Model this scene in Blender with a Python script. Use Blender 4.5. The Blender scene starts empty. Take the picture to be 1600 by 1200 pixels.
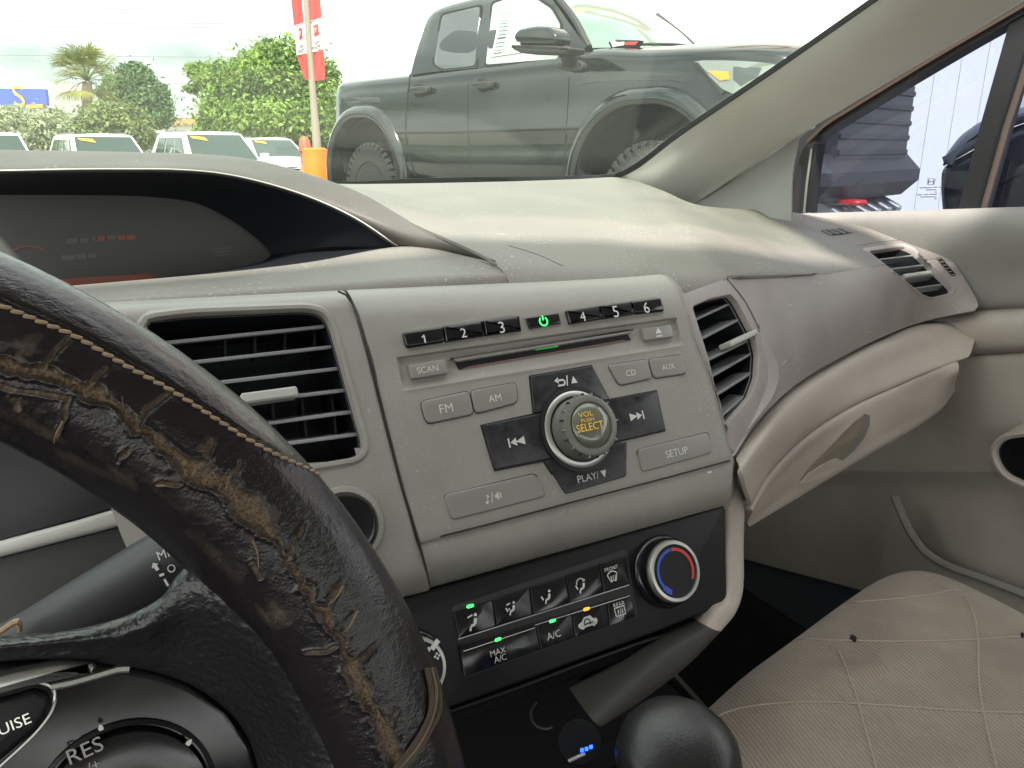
import bpy, random
import numpy as np
from math import *
random.seed(4); RNG = np.random.default_rng(4)
scene = bpy.context.scene
COL = scene.collection

# ------------------------------------------------------------------ camera
PITCH = radians(17.1); YAW = radians(28.5)
FH = np.array([sin(YAW), cos(YAW), 0.0]); CR = np.array([cos(YAW), -sin(YAW), 0.0]); ZV = np.array([0, 0, 1.0])
CL = FH*cos(PITCH) - ZV*sin(PITCH); CU = FH*sin(PITCH) + ZV*cos(PITCH)
CAM = np.array([0.0, 0.0, 1.0])
cd = bpy.data.cameras.new('camera'); cam = bpy.data.objects.new('camera', cd); COL.objects.link(cam)
cd.sensor_width = 36; cd.lens = 27; cd.clip_start = 0.01; cd.clip_end = 2000
from mathutils import Matrix, Vector
cam.matrix_world = Matrix(((CR[0], CU[0], -CL[0], CAM[0]), (CR[1], CU[1], -CL[1], CAM[1]), (CR[2], CU[2], -CL[2], CAM[2]), (0, 0, 0, 1)))
scene.camera = cam
# ------------------------------------------------------------------ world, sun, exposure
SUN_EL = radians(52); SUN_AZ = radians(205)      # azimuth clockwise from +y
w = bpy.data.worlds.new('World'); scene.world = w; w.use_nodes = True
nt = w.node_tree; nt.nodes.clear()
out = nt.nodes.new('ShaderNodeOutputWorld'); bg = nt.nodes.new('ShaderNodeBackground')
sky = nt.nodes.new('ShaderNodeTexSky'); sky.sky_type = 'NISHITA'; sky.sun_disc = False
sky.sun_elevation = SUN_EL; sky.sun_rotation = SUN_AZ; sky.air_density = 1.0; sky.dust_density = 5.0; sky.ozone_density = 0.6
mixw = nt.nodes.new('ShaderNodeMixRGB'); mixw.inputs[0].default_value = 0.84
tc = nt.nodes.new('ShaderNodeTexCoord'); nz = nt.nodes.new('ShaderNodeTexNoise'); nz.inputs['Scale'].default_value = 2.2; nz.inputs['Detail'].default_value = 5
mp = nt.nodes.new('ShaderNodeMapping'); mp.inputs['Scale'].default_value = (1, 1, 2.5)
rmp = nt.nodes.new('ShaderNodeValToRGB'); rmp.color_ramp.elements[0].position = 0.36; rmp.color_ramp.elements[0].color = (2.4, 2.6, 2.5, 1)
rmp.color_ramp.elements[1].position = 0.60; rmp.color_ramp.elements[1].color = (8.6, 8.8, 8.4, 1)
nt.links.new(tc.outputs['Generated'], mp.inputs[0]); nt.links.new(mp.outputs[0], nz.inputs[0]); nt.links.new(nz.outputs[0], rmp.inputs[0])
nt.links.new(sky.outputs[0], mixw.inputs[1]); nt.links.new(rmp.outputs[0], mixw.inputs[2])
nt.links.new(mixw.outputs[0], bg.inputs[0]); bg.inputs[1].default_value = 0.12
nt.links.new(bg.outputs[0], out.inputs[0])
sd = bpy.data.lights.new('sun', 'SUN'); sd.energy = 2.6; sd.angle = radians(5); sd.color = (1.0, 0.95, 0.86)
so = bpy.data.objects.new('sun', sd); COL.objects.link(so)
sdir = Vector((sin(SUN_AZ)*cos(SUN_EL), cos(SUN_AZ)*cos(SUN_EL), sin(SUN_EL)))
so.rotation_euler = sdir.to_track_quat('Z', 'Y').to_euler(); so.location = (0, 0, 20)
scene.view_settings.view_transform = 'Standard'; scene.view_settings.look = 'None'
scene.view_settings.gamma = 1; scene.view_settings.exposure = 1.85; scene.view_settings.use_curve_mapping = False
scene.cycles.max_bounces = 8; scene.cycles.transparent_max_bounces = 16; scene.cycles.use_denoising = True
scene.cycles.caustics_reflective = False; scene.cycles.caustics_refractive = False

# ------------------------------------------------------------------ geometry helpers
def V3(*a): return np.array(a, float)
def unit(v): v = np.asarray(v, float); return v/np.linalg.norm(v)
def ray(px, py): return CR*(px-800)/1200 + CU*(600-py)/1200 + CL
def D(px, py, t): return CAM + ray(px, py)*t                # a point seen at a measured spot, t metres ahead
def AX(px, py, ax, val):                                     # ... where it meets a plane of the car (values relative to the eye)
    r = ray(px, py); return CAM + r*(val/r[ax])
def X_(px, py, v): return AX(px, py, 0, v)
def Y_(px, py, v): return AX(px, py, 1, v)
def Z_(px, py, v): return AX(px, py, 2, v)
def proj(p):
    d = np.asarray(p, float)-CAM; k = d@CL
    return 800+1200*(d@CR)/k, 600-1200*(d@CU)/k

class Plane:
    def __init__(s, p0, sd, ud):
        s.p0 = np.asarray(p0, float); s.s = unit(sd); s.u = unit(np.asarray(ud) - s.s*(np.asarray(ud)@s.s)); s.n = np.cross(s.s, s.u)
    def off(s, h): return Plane(s.p0+s.n*h, s.s, s.u)
    def px(s, px, py, h=0.0):
        r = ray(px, py); t = ((s.p0+s.n*h-CAM)@s.n)/(r@s.n); return CAM+r*t
    def st(s, px, py):
        p = s.px(px, py)-s.p0; return np.array([p@s.s, p@s.u])
    def pt(s, a, b, h=0.0): return s.p0+s.s*a+s.u*b+s.n*h

WL = {}
def finish(o, label, cat, group, kind):
    if label: o['label'] = label
    if cat: o['category'] = cat
    if group: o['group'] = group
    if kind: o['kind'] = kind
def thing(name, label, cat, loc, group=None):
    o = bpy.data.objects.new(name, None); COL.objects.link(o); o.location = tuple(loc); o.empty_display_size = .05
    WL[o.name] = np.array(loc, float); finish(o, label, cat, group, None); return o
def mk(name, V, F, mat, parent=None, smooth=True, label=None, cat=None, group=None, kind=None, midx=None, angle=35, attr=None, uv=None):
    V = np.asarray(V, float); c = (V.min(0)+V.max(0))/2
    me = bpy.data.meshes.new(name)
    me.from_pydata((V-c).tolist(), [], [tuple(int(i) for i in f) for f in F]); me.update()
    for m in (mat if isinstance(mat, (list, tuple)) else [mat]): me.materials.append(m)
    if midx is not None: me.polygons.foreach_set('material_index', np.asarray(midx, np.int32))
    if smooth:
        me.polygons.foreach_set('use_smooth', np.ones(len(me.polygons), bool))
        if angle: me.set_sharp_from_angle(angle=radians(angle))
    if attr is not None:
        for k, a in attr.items():
            at = me.attributes.new(k, 'FLOAT', 'POINT'); at.data.foreach_set('value', np.asarray(a, np.float32))
    if uv is not None:
        ul = me.uv_layers.new(name='UVMap'); li = np.zeros(len(me.loops), np.int32); me.loops.foreach_get('vertex_index', li)
        ul.data.foreach_set('uv', np.asarray(uv, np.float32)[li].ravel())
    o = bpy.data.objects.new(name, me); COL.objects.link(o)
    base = WL[parent.name] if parent is not None else np.zeros(3)
    if parent is not None: o.parent = parent
    o.location = tuple(c-base); WL[o.name] = c
    finish(o, label, cat, group, kind); return o

def merge(parts):
    Vs, Fs, n = [], [], 0
    for V, F in parts:
        Vs.append(np.asarray(V, float)); Fs += [[i+n for i in f] for f in F]; n += len(V)
    return np.vstack(Vs), Fs
def cr(P, n):                                                  # centripetal Catmull-Rom resample, n segments per span
    P = np.asarray(P, float)
    if n <= 1 or len(P) < 3: 
        if n <= 1: return P.copy()
    Q = np.vstack([2*P[0]-P[1], P, 2*P[-1]-P[-2]]); o = []
    k_ = np.maximum(np.linalg.norm(np.diff(Q, axis=0), axis=1), 1e-7)**.5; T = np.r_[0, np.cumsum(k_)]
    for i in range(len(P)-1):
        p0, p1, p2, p3 = Q[i:i+4]; t0, t1, t2, t3 = T[i:i+4]
        for k in range(n):
            t = t1+(t2-t1)*k/n; A1 = p0*(t1-t)/(t1-t0)+p1*(t-t0)/(t1-t0); A2 = p1*(t2-t)/(t2-t1)+p2*(t-t1)/(t2-t1); A3 = p2*(t3-t)/(t3-t2)+p3*(t-t2)/(t3-t2)
            B1 = A1*(t2-t)/(t2-t0)+A2*(t-t0)/(t2-t0); B2 = A2*(t3-t)/(t3-t1)+A3*(t-t1)/(t3-t1); o.append(B1*(t2-t)/(t2-t1)+B2*(t-t1)/(t2-t1))
    o.append(P[-1]); return np.array(o)
def grid_faces(nr, nc, closed=False):
    F = []
    for i in range(nr-1):
        for j in range(nc if closed else nc-1):
            a = i*nc+j; b = i*nc+(j+1) % nc; F.append((a, b, b+nc, a+nc))
    return F
def loftg(rows, nr=6, nc=6):
    G = np.array([cr(r, nc) for r in rows]); H = np.array([cr(G[:, j], nr) for j in range(G.shape[1])]).transpose(1, 0, 2)
    return H
def inpoly(pts, poly):
    pts = np.asarray(pts, float); poly = np.asarray(poly, float); x, y = pts[:, 0], pts[:, 1]; r = np.zeros(len(pts), bool); n = len(poly)
    for i in range(n):
        x1, y1 = poly[i]; x2, y2 = poly[(i+1) % n]
        if y1 == y2: continue
        m = ((y1 > y) != (y2 > y)) & (x < (x2-x1)*(y-y1)/(y2-y1)+x1); r ^= m
    return r
def loft(name, rows, mat, parent=None, nr=6, nc=6, cuts=(), thick=0.0, **k):
    H = loftg(rows, nr, nc); V = H.reshape(-1, 3); F = grid_faces(H.shape[0], H.shape[1])
    if cuts:
        c = np.array([V[list(f)].mean(0) for f in F]); d = c-CAM; kk = d@CL
        pp = np.stack([800+1200*(d@CR)/kk, 600-1200*(d@CU)/kk], 1); keep = np.ones(len(F), bool)
        for poly in cuts: keep &= ~inpoly(pp, poly)
        F = [f for f, q in zip(F, keep) if q]
    if thick:
        N = np.zeros_like(V)
        for f in F:
            n = np.cross(V[f[2]]-V[f[0]], V[f[3]]-V[f[1]]); 
            for i in f: N[i] += n
        N /= np.maximum(np.linalg.norm(N, axis=1), 1e-12)[:, None]
        s = np.sign(((CAM-V)*N).sum(1).mean()); n0 = len(V)
        ed = {}
        for f in F:
            for a, b in zip(f, f[1:]+f[:1]): ed[(a, b)] = 1
        side = [(b, a, a+n0, b+n0) for (a, b) in ed if (b, a) not in ed]
        V = np.vstack([V, V-N*thick*s]); F = F+[tuple(i+n0 for i in reversed(f)) for f in F]+side
    return mk(name, V, F, mat, parent, **k)

def rpoly(P, r, seg=4):                                        # round the corners of a 2-D polygon
    P = [np.asarray(p, float) for p in P]; n = len(P); o = []
    for i in range(n):
        ri = r[i] if isinstance(r, (list, tuple)) else r
        a, b, c = P[i-1], P[i], P[(i+1) % n]; u = a-b; v = c-b; lu, lv = np.linalg.norm(u), np.linalg.norm(v)
        if ri <= 0 or lu < 1e-9 or lv < 1e-9: o.append(b); continue
        d = min(ri, lu*.48, lv*.48); p, q = b+u/lu*d, b+v/lv*d
        for k in range(seg+1):
            t = k/seg; o.append((1-t)**2*p+2*t*(1-t)*b+t*t*q)
    return np.array(o)
def area2(P): x, y = P[:, 0], P[:, 1]; return .5*np.sum(x*np.roll(y, -1)-np.roll(x, -1)*y)
def inset(P, d):
    n = len(P); a = np.roll(P, 1, 0); c = np.roll(P, -1, 0)
    e1 = P-a; e2 = c-P; e1 /= np.maximum(np.linalg.norm(e1, axis=1), 1e-9)[:, None]; e2 /= np.maximum(np.linalg.norm(e2, axis=1), 1e-9)[:, None]
    n1 = np.stack([-e1[:, 1], e1[:, 0]], 1); n2 = np.stack([-e2[:, 1], e2[:, 0]], 1); m = n1+n2
    m /= np.maximum((m*n1).sum(1), .35)[:, None]
    return P+m*d
def slab_geo(pl, Q, h0, h1, bev=0.0, seg=3, taper=0.0, back=False):
    Q = np.asarray(Q, float)
    if area2(Q) < 0: Q = Q[::-1]
    rings = [(inset(Q, -taper), h0)]
    if bev > 0:
        for k in range(seg+1):
            a = pi/2*k/seg; rings.append((inset(Q, bev*(1-cos(a))), h1-bev*(1-sin(a))))
    else: rings.append((Q, h1))
    n = len(Q); V = []
    for P, h in rings: V += [pl.pt(p[0], p[1], h) for p in P]
    F = []
    for i in range(len(rings)-1):
        for j in range(n):
            a = i*n+j; b = i*n+(j+1) % n; F.append((a, b, b+n, a+n))
    F.append(tuple(range((len(rings)-1)*n, len(rings)*n)))
    if back: F.append(tuple(range(n-1, -1, -1)))
    return np.array(V), F
def slab(name, pts, pl, h0, h1, bev, mat, parent=None, rnd=0.0, seg=3, taper=0.0, back=True, world2d=False, **k):
    Q = [np.asarray(p, float) for p in pts] if world2d else [pl.st(*p) for p in pts]
    Q = rpoly(Q, rnd, 5)
    V, F = slab_geo(pl, Q, h0, h1, bev, seg, taper, back); return mk(name, V, F, mat, parent, angle=30, **k)
def box_geo(c, h, M=None):
    V = np.array([[x, y, z] for x in (-1, 1) for y in (-1, 1) for z in (-1, 1)], float)*np.asarray(h)
    if M is not None: V = V@np.asarray(M).T
    return V+np.asarray(c), [(0, 1, 3, 2), (4, 6, 7, 5), (0, 4, 5, 1), (2, 3, 7, 6), (0, 2, 6, 4), (1, 5, 7, 3)]
def bbox_geo(c, h, b, M=None):                                 # box with chamfered edges
    h = np.asarray(h, float); V = []
    for sx in (-1, 1):
        for sy in (-1, 1):
            for sz in (-1, 1):
                s = np.array([sx, sy, sz])
                for ax in range(3):
                    v = s*h; 
                    for o in range(3):
                        if o != ax: v[o] -= s[o]*b
                    V.append(v)
    def vi(sx, sy, sz, ax): return ((sx > 0)*4+(sy > 0)*2+(sz > 0))*3+ax
    F = []
    for ax in range(3):
        for s in (-1, 1):
            q = []
            for a, b2 in ((-1, -1), (1, -1), (1, 1), (-1, 1)):
                t = [0, 0, 0]; t[ax] = s; t[(ax+1) % 3] = a; t[(ax+2) % 3] = b2; q.append(vi(*t, ax))
            F.append(tuple(q if s > 0 else q[::-1]))
    for ax in range(3):
        o1, o2 = (ax+1) % 3, (ax+2) % 3
        for s1 in (-1, 1):
            for s2 in (-1, 1):
                t = [0, 0, 0]; t[o1] = s1; t[o2] = s2; t[ax] = -1; a = vi(*t, o1); b2 = vi(*t, o2); t[ax] = 1; c2 = vi(*t, o2); d = vi(*t, o1)
                F.append((a, b2, c2, d) if s1*s2 > 0 else (d, c2, b2, a))
    for sx in (-1, 1):
        for sy in (-1, 1):
            for sz in (-1, 1):
                t = (vi(sx, sy, sz, 0), vi(sx, sy, sz, 1), vi(sx, sy, sz, 2)); F.append(t if sx*sy*sz > 0 else t[::-1])
    V = np.array(V)
    if M is not None: V = V@np.asarray(M).T
    return V+np.asarray(c), F
def frame_of(t, up=(0, 0, 1)):
    t = unit(t); up = np.asarray(up, float)
    if abs(t@unit(up)) > .98: up = V3(0, 1, 0)
    a = unit(np.cross(up, t)); return a, np.cross(t, a)
def tube_geo(path, rad, seg=8, up=(0, 0, 1), cap=True):
    P = np.asarray(path, float); n = len(P); rad = np.ones(n)*rad; V = []; T = np.gradient(P, axis=0)
    for i in range(n):
        a, b = frame_of(T[i], up)
        for k in range(seg): th = 2*pi*k/seg; V.append(P[i]+(a*cos(th)+b*sin(th))*rad[i])
    F = grid_faces(n, seg, True)
    if cap: F += [tuple(range(seg-1, -1, -1)), tuple((n-1)*seg+k for k in range(seg))]
    return np.array(V), F
def lathe_geo(prof, o, ax, seg=32, sx=None):                   # prof: (radius, height along ax)
    a, b = frame_of(ax) if sx is None else (unit(sx), np.cross(unit(ax), unit(sx))); V = []; F = []
    for r, h in prof:
        for k in range(seg): th = 2*pi*k/seg; V.append(np.asarray(o)+unit(ax)*h+(a*cos(th)+b*sin(th))*r)
    F = grid_faces(len(prof), seg, True)
    F += [tuple((len(prof)-1)*seg+k for k in range(seg)), tuple(range(seg-1, -1, -1))]
    return np.array(V), F
def lathe(name, prof, o, ax, mat, parent=None, seg=32, **k):
    V, F = lathe_geo(prof, o, ax, seg); return mk(name, V, F, mat, parent, **k)

from mathutils.bvhtree import BVHTree
_bv = {}
def hits(o, pts):                                              # spots on an object's surface seen at photo pixels
    if o.data.name not in _bv: c = WL[o.name]; _bv[o.data.name] = BVHTree.FromPolygons([tuple(np.array(v.co)+c) for v in o.data.vertices], [tuple(p.vertices) for p in o.data.polygons])
    bv = _bv[o.data.name]; r = []
    for p in pts:
        h = bv.ray_cast(Vector(CAM), Vector(unit(ray(*p)))); r.append(np.array(h[0]) if h[0] is not None else None)
    return r
def plane_hits(o, pts, sd=(1, 0, 0), o2=None, pts2=()):
    P = np.array([h for h in hits(o, pts)+(hits(o2, pts2) if o2 else []) if h is not None]); c = P.mean(0); n = np.linalg.svd(P-c)[2][2]; n = n if n@(CAM-c) > 0 else -n
    s_ = unit(np.asarray(sd, float)-n*(np.asarray(sd, float)@n)); return Plane(c, s_, np.cross(n, s_))
def decal_on(name, o, pts, off, m, parent, thick=.001, rnd=0, **k):           # a thin piece laid on a curved surface
    pts = [tuple(p) for p in rpoly(pts, rnd, 4)] if rnd else pts
    H = [h for h in hits(o, pts) if h is not None]
    if len(H) < 3: return None
    P = np.array(H); c = P.mean(0); n = np.linalg.svd(P-c)[2][2]; n = n if n@(CAM-c) > 0 else -n; N = len(P); ci = hits(o, [tuple(np.mean(np.array(pts, float), 0))])[0]; ci = c if ci is None else ci
    V = np.vstack([P+n*off, [ci+n*off], P-n*thick]); F = [(i, (i+1) % N, N) for i in range(N)]+[(i, i+N+1, (i+1) % N+N+1, (i+1) % N) for i in range(N)]
    return mk(name, V, F, m, parent, smooth=False, **k)
# ------------------------------------------------------------------ lettering and marks
def mpp(pl, cx, cy, h=0.0):                                    # metres along the plane per photo pixel at a spot
    a = pl.px(cx, cy, h); q = proj(a+pl.s*.001); return .001/hypot(q[0]-cx, q[1]-cy)
def place2d(name, V2, F, pl, cx, cy, wpx, mat, parent, h, thick=.00015, rot=0.0, asp=1.0, fit='w', shear=0.0):
    V2 = np.asarray(V2, float); lo, hi = V2.min(0), V2.max(0); V2 = V2-(lo+hi)/2
    sc = wpx*mpp(pl, cx, cy, h)/((hi-lo)[0] if fit == 'w' else (hi-lo)[1]); V2 = V2*sc*np.array([1, asp])
    V2 = np.stack([V2[:, 0]+shear*V2[:, 1], V2[:, 1]], 1)
    c, s = cos(rot), sin(rot); V2 = np.stack([V2[:, 0]*c-V2[:, 1]*s, V2[:, 0]*s+V2[:, 1]*c], 1)
    o = pl.px(cx, cy, h); n = len(V2)
    W = np.array([o+pl.s*v[0]+pl.u*v[1] for v in V2])
    return mk(name, W+pl.n*thick, F, mat, parent, smooth=False)
_tc = {}
def text_geo(s):
    if s in _tc: return _tc[s]
    cu = bpy.data.curves.new('t', 'FONT'); cu.body = s; cu.align_x = 'CENTER'; cu.resolution_u = 3; cu.space_line = .85; cu.offset = .0
    o = bpy.data.objects.new('t', cu); COL.objects.link(o); bpy.context.view_layer.update()
    dg = bpy.context.evaluated_depsgraph_get(); me = bpy.data.meshes.new_from_object(o.evaluated_get(dg))
    V = [(v.co.x, v.co.y) for v in me.vertices]; F = [tuple(p.vertices) for p in me.polygons]
    bpy.data.objects.remove(o); bpy.data.curves.remove(cu); bpy.data.meshes.remove(me); _tc[s] = (V, F); return V, F
def text(s, pl, cx, cy, wpx, mat, parent, h=0.0, rot=0.0, asp=1.0, name='lettering', shear=0.0):
    V, F = text_geo(s); return place2d(name, V, F, pl, cx, cy, wpx, mat, parent, h, rot=rot, asp=asp, shear=shear)
def polys(P):
    V, F = [], []
    for p in P: F.append(tuple(range(len(V), len(V)+len(p)))); V += [tuple(q) for q in p]
    return V, F
def icon(P, pl, cx, cy, wpx, mat, parent, h=0.0, name='symbol', rot=0.0, asp=1.0):
    V, F = polys(P); return place2d(name, V, F, pl, cx, cy, wpx, mat, parent, h, rot=rot, asp=asp)
def arcp(cx, cy, r0, r1, a0, a1, n=14):
    A = [radians(a0+(a1-a0)*i/n) for i in range(n+1)]
    return [[(cx+r0*cos(A[i]), cy+r0*sin(A[i])), (cx+r1*cos(A[i]), cy+r1*sin(A[i])), (cx+r1*cos(A[i+1]), cy+r1*sin(A[i+1])), (cx+r0*cos(A[i+1]), cy+r0*sin(A[i+1]))] for i in range(n)]
def bar(x0, y0, x1, y1, w):
    d = unit((x1-x0, y1-y0)); n = np.array([-d[1], d[0]])*w/2; a, b = np.array((x0, y0)), np.array((x1, y1))
    return [tuple(a+n), tuple(a-n), tuple(b-n), tuple(b+n)]
def disc(x, y, r, n=12): return [(x+r*cos(2*pi*k/n), y+r*sin(2*pi*k/n)) for k in range(n)]

# ------------------------------------------------------------------ materials
def mat(name, col, rough=.5, spec=.5, bs=0, bstr=.1, bdist=.0005, vs=0, vamt=.0, metal=0, coat=0, coatr=.1, det=3, col2=None, vs2=None, emit=None, estr=0, trans=0, alpha=1, sheen=0, rvar=0, dust=0):
    m = bpy.data.materials.new(name); m.use_nodes = True; n = m.node_tree; b = n.nodes['Principled BSDF']
    b.inputs['Base Color'].default_value = (*col, 1); b.inputs['Roughness'].default_value = rough; b.inputs['Specular IOR Level'].default_value = spec
    b.inputs['Metallic'].default_value = metal; b.inputs['Coat Weight'].default_value = coat; b.inputs['Coat Roughness'].default_value = coatr
    b.inputs['Transmission Weight'].default_value = trans; b.inputs['Sheen Weight'].default_value = sheen
    if emit: b.inputs['Emission Color'].default_value = (*emit, 1); b.inputs['Emission Strength'].default_value = estr
    g = None
    if bs or vs: g = n.nodes.new('ShaderNodeNewGeometry')
    if bs:
        t = n.nodes.new('ShaderNodeTexNoise'); t.inputs['Scale'].default_value = bs; t.inputs['Detail'].default_value = det
        n.links.new(g.outputs['Position'], t.inputs[0]); bp = n.nodes.new('ShaderNodeBump'); bp.inputs['Strength'].default_value = bstr; bp.inputs['Distance'].default_value = bdist
        n.links.new(t.outputs[0], bp.inputs['Height']); n.links.new(bp.outputs[0], b.inputs['Normal'])
    if vs:
        t = n.nodes.new('ShaderNodeTexNoise'); t.inputs['Scale'].default_value = vs; t.inputs['Detail'].default_value = 6; t.inputs['Roughness'].default_value = .65
        n.links.new(g.outputs['Position'], t.inputs[0]); r = n.nodes.new('ShaderNodeValToRGB')
        c2 = col2 if col2 else tuple(min(1, c*(1+vamt)) for c in col); c1 = col if col2 else tuple(c*(1-vamt) for c in col)
        r.color_ramp.elements[0].position = .35; r.color_ramp.elements[0].color = (*c1, 1); r.color_ramp.elements[1].position = .65; r.color_ramp.elements[1].color = (*c2, 1)
        n.links.new(t.outputs[0], r.inputs[0]); n.links.new(r.outputs[0], b.inputs['Base Color'])
        if dust:
            t2 = n.nodes.new('ShaderNodeTexNoise'); t2.inputs['Scale'].default_value = 420; t2.inputs['Detail'].default_value = 2; n.links.new(g.outputs['Position'], t2.inputs[0])
            t3 = n.nodes.new('ShaderNodeTexNoise'); t3.inputs['Scale'].default_value = 16; t3.inputs['Detail'].default_value = 5; n.links.new(g.outputs['Position'], t3.inputs[0])
            q1 = n.nodes.new('ShaderNodeMapRange'); q1.inputs[1].default_value = .62; q1.inputs[2].default_value = .74; n.links.new(t2.outputs[0], q1.inputs[0]); q2 = n.nodes.new('ShaderNodeMapRange'); q2.inputs[1].default_value = .42; q2.inputs[2].default_value = .68; q2.inputs[4].default_value = dust; n.links.new(t3.outputs[0], q2.inputs[0])
            mu = n.nodes.new('ShaderNodeMath'); mu.operation = 'MULTIPLY'; n.links.new(q1.outputs[0], mu.inputs[0]); n.links.new(q2.outputs[0], mu.inputs[1])
            md = n.nodes.new('ShaderNodeMixRGB'); md.inputs[2].default_value = (.62, .60, .56, 1); n.links.new(mu.outputs[0], md.inputs[0]); n.links.new(r.outputs[0], md.inputs[1]); n.links.new(md.outputs[0], b.inputs['Base Color'])
        if rvar:
            mr = n.nodes.new('ShaderNodeMapRange'); mr.inputs[1].default_value = .3; mr.inputs[2].default_value = .7; mr.inputs[3].default_value = rough-rvar; mr.inputs[4].default_value = rough+rvar
            n.links.new(t.outputs[0], mr.inputs[0]); n.links.new(mr.outputs[0], b.inputs['Roughness'])
    return m
M = {}
M['dash_top'] = mat('dash_top_plastic', (.180, .167, .152), .55, .4, bs=900, bstr=.35, bdist=.0006, vs=9, vamt=.11, rvar=.08, dust=.8)
M['dash_pink'] = mat('dash_plastic_pink_lit', (.30, .265, .255), .5, .4, bs=900, bstr=.35, bdist=.0006, vs=11, vamt=.11, rvar=.08, dust=.6)  # same plastic as the top, pinkish reflected light put into its colour
M['centre'] = mat('centre_panel_plastic', (.272, .258, .236), .48, .45, bs=1500, bstr=.22, bdist=.0003, vs=18, vamt=.08, rvar=.08, dust=.35)
M['glove'] = mat('glove_box_plastic', (.42, .365, .325), .5, .4, bs=900, bstr=.3, bdist=.0005, vs=10, vamt=.07, rvar=.06, dust=.3)
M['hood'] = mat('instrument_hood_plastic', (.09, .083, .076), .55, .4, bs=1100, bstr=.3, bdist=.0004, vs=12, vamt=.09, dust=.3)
M['dark'] = mat('dark_recess_plastic', (.008, .010, .014), .5, .35, bs=700, bstr=.15, bdist=.0003)
M['black'] = mat('black_plastic', (.008, .008, .009), .45, .3, bs=1600, bstr=.12, bdist=.0002, vs=40, vamt=.2)
M['gloss'] = mat('gloss_black_plastic', (.009, .009, .011), .16, .5, vs=60, vamt=.3, rvar=.06)
M['button'] = mat('grey_button_plastic', (.235, .224, .206), .38, .5, bs=1800, bstr=.08, bdist=.0002)
M['white'] = mat('white_print', (.6, .6, .57), .5)
M['amber'] = mat('amber_print', (.75, .45, .04), .4, emit=(.9, .5, .05), estr=.06)
M['green'] = mat('green_lamp', (.05, .6, .12), .3, emit=(.05, .9, .15), estr=.55)
M['greenbar'] = mat('green_slot_lamp', (.04, .35, .08), .3, emit=(.04, .5, .08), estr=.12)
M['orange_l'] = mat('orange_lamp', (.9, .3, .03), .3, emit=(1, .3, .02), estr=.5)
M['blue_l'] = mat('blue_lamp', (.02, .05, .9), .3, emit=(.02, .1, 1), estr=1.2)
M['chrome'] = mat('satin_chrome', (.62, .62, .58), .25, metal=1)
M['silver'] = mat('silver_trim', (.5, .5, .48), .35, metal=.8)
M['knobgrey'] = mat('knob_grey', (.16, .155, .14), .35)
M['capglass'] = mat('knob_cap', (.14, .15, .11), .15, coat=.6)
M['red'] = mat('red_print', (.6, .04, .03), .5)
M['bluep'] = mat('blue_print', (.03, .09, .5), .5)
M['slotred'] = mat('slot_floor_reddish', (.16, .07, .05), .5)
M['louver'] = mat('louver_grey', (.22, .225, .23), .3, bs=900, bstr=.05)
M['tab'] = mat('vent_tab_grey', (.42, .42, .39), .4)
M['pillar'] = mat('pillar_trim', (.62, .605, .565), .6, .35, bs=1200, bstr=.15, bdist=.0003, vs=6, vamt=.04)
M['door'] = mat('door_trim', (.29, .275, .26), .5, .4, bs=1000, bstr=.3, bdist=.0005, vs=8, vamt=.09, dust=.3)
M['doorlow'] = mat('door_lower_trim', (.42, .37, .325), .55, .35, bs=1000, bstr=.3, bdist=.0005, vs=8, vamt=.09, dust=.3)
M['rubber'] = mat('rubber_seal', (.012, .012, .013), .5)
M['carpet'] = mat('carpet', (.018, .017, .017), .9, .2, bs=500, bstr=.6, bdist=.003)
M['head'] = mat('headliner', (.6, .585, .55), .9, .1)
M['carpaint'] = mat('own_car_paint', (.10, .11, .13), .3, coat=.8)
M['thread'] = mat('tan_thread', (.36, .26, .16), .8, bs=4000, bstr=.5)
M['stalk'] = mat('stalk_plastic', (.035, .036, .038), .42, bs=1500, bstr=.1)
M['dark2'] = mat('cubby_black', (.008, .008, .009), .85, .15)
M['screen'] = mat('display_screen', (.085, .085, .083), .5, .3)
M['screenorange'] = mat('display_dim_orange', (.13, .05, .04), .5, emit=(.4, .08, .04), estr=.03)
M['screenpale'] = mat('display_dim_text', (.115, .10, .09), .5)
# ================================================================== DASHBOARD
RP = Plane(D(608, 680, .42), (1, 0, 0), (0, sin(radians(28)), cos(radians(28))))
VP = Plane(RP.px(1095, 560, -.010), (.894, .448, 0), V3(-.448, .894, 0)*sin(radians(28))+ZV*cos(radians(28)))
dash = thing('dashboard', 'beige grained plastic dashboard spanning the car under the windscreen, with hooded display and glove box', 'dashboard', (.25, .6, .85))

vent1_px = [(222, 500), (300, 491), (480, 484), (506, 490), (517, 512), (567, 690), (565, 708), (552, 715), (480, 727), (400, 738), (290, 752)]
vent2_px = [(1080, 480), (1108, 468), (1140, 461), (1150, 472), (1176, 521), (1184, 554), (1182, 590), (1171, 620), (1130, 668), (1105, 560)]
vent3_px = [(1357, 393), (1413, 385), (1427, 390), (1489, 450), (1484, 458), (1454, 465), (1440, 460)]
defr_px = [(1284, 360), (1345, 354), (1360, 361), (1300, 367)]
PXs = lambda pts, ax: [AX(*p[:2], ax, p[2]) for p in pts]
backr = [Z_(500, 292, -.045), Z_(600, 289.5, -.045), Z_(700, 287.5, -.045), Z_(800, 285, -.045), Z_(900, 281.5, -.046), Z_(962, 279, -.046),
         Z_(1024, 297, -.056), Z_(1085, 320, -.068), X_(1240, 333, .885), X_(1335, 352, .895), X_(1440, 383, .90)]
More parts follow.
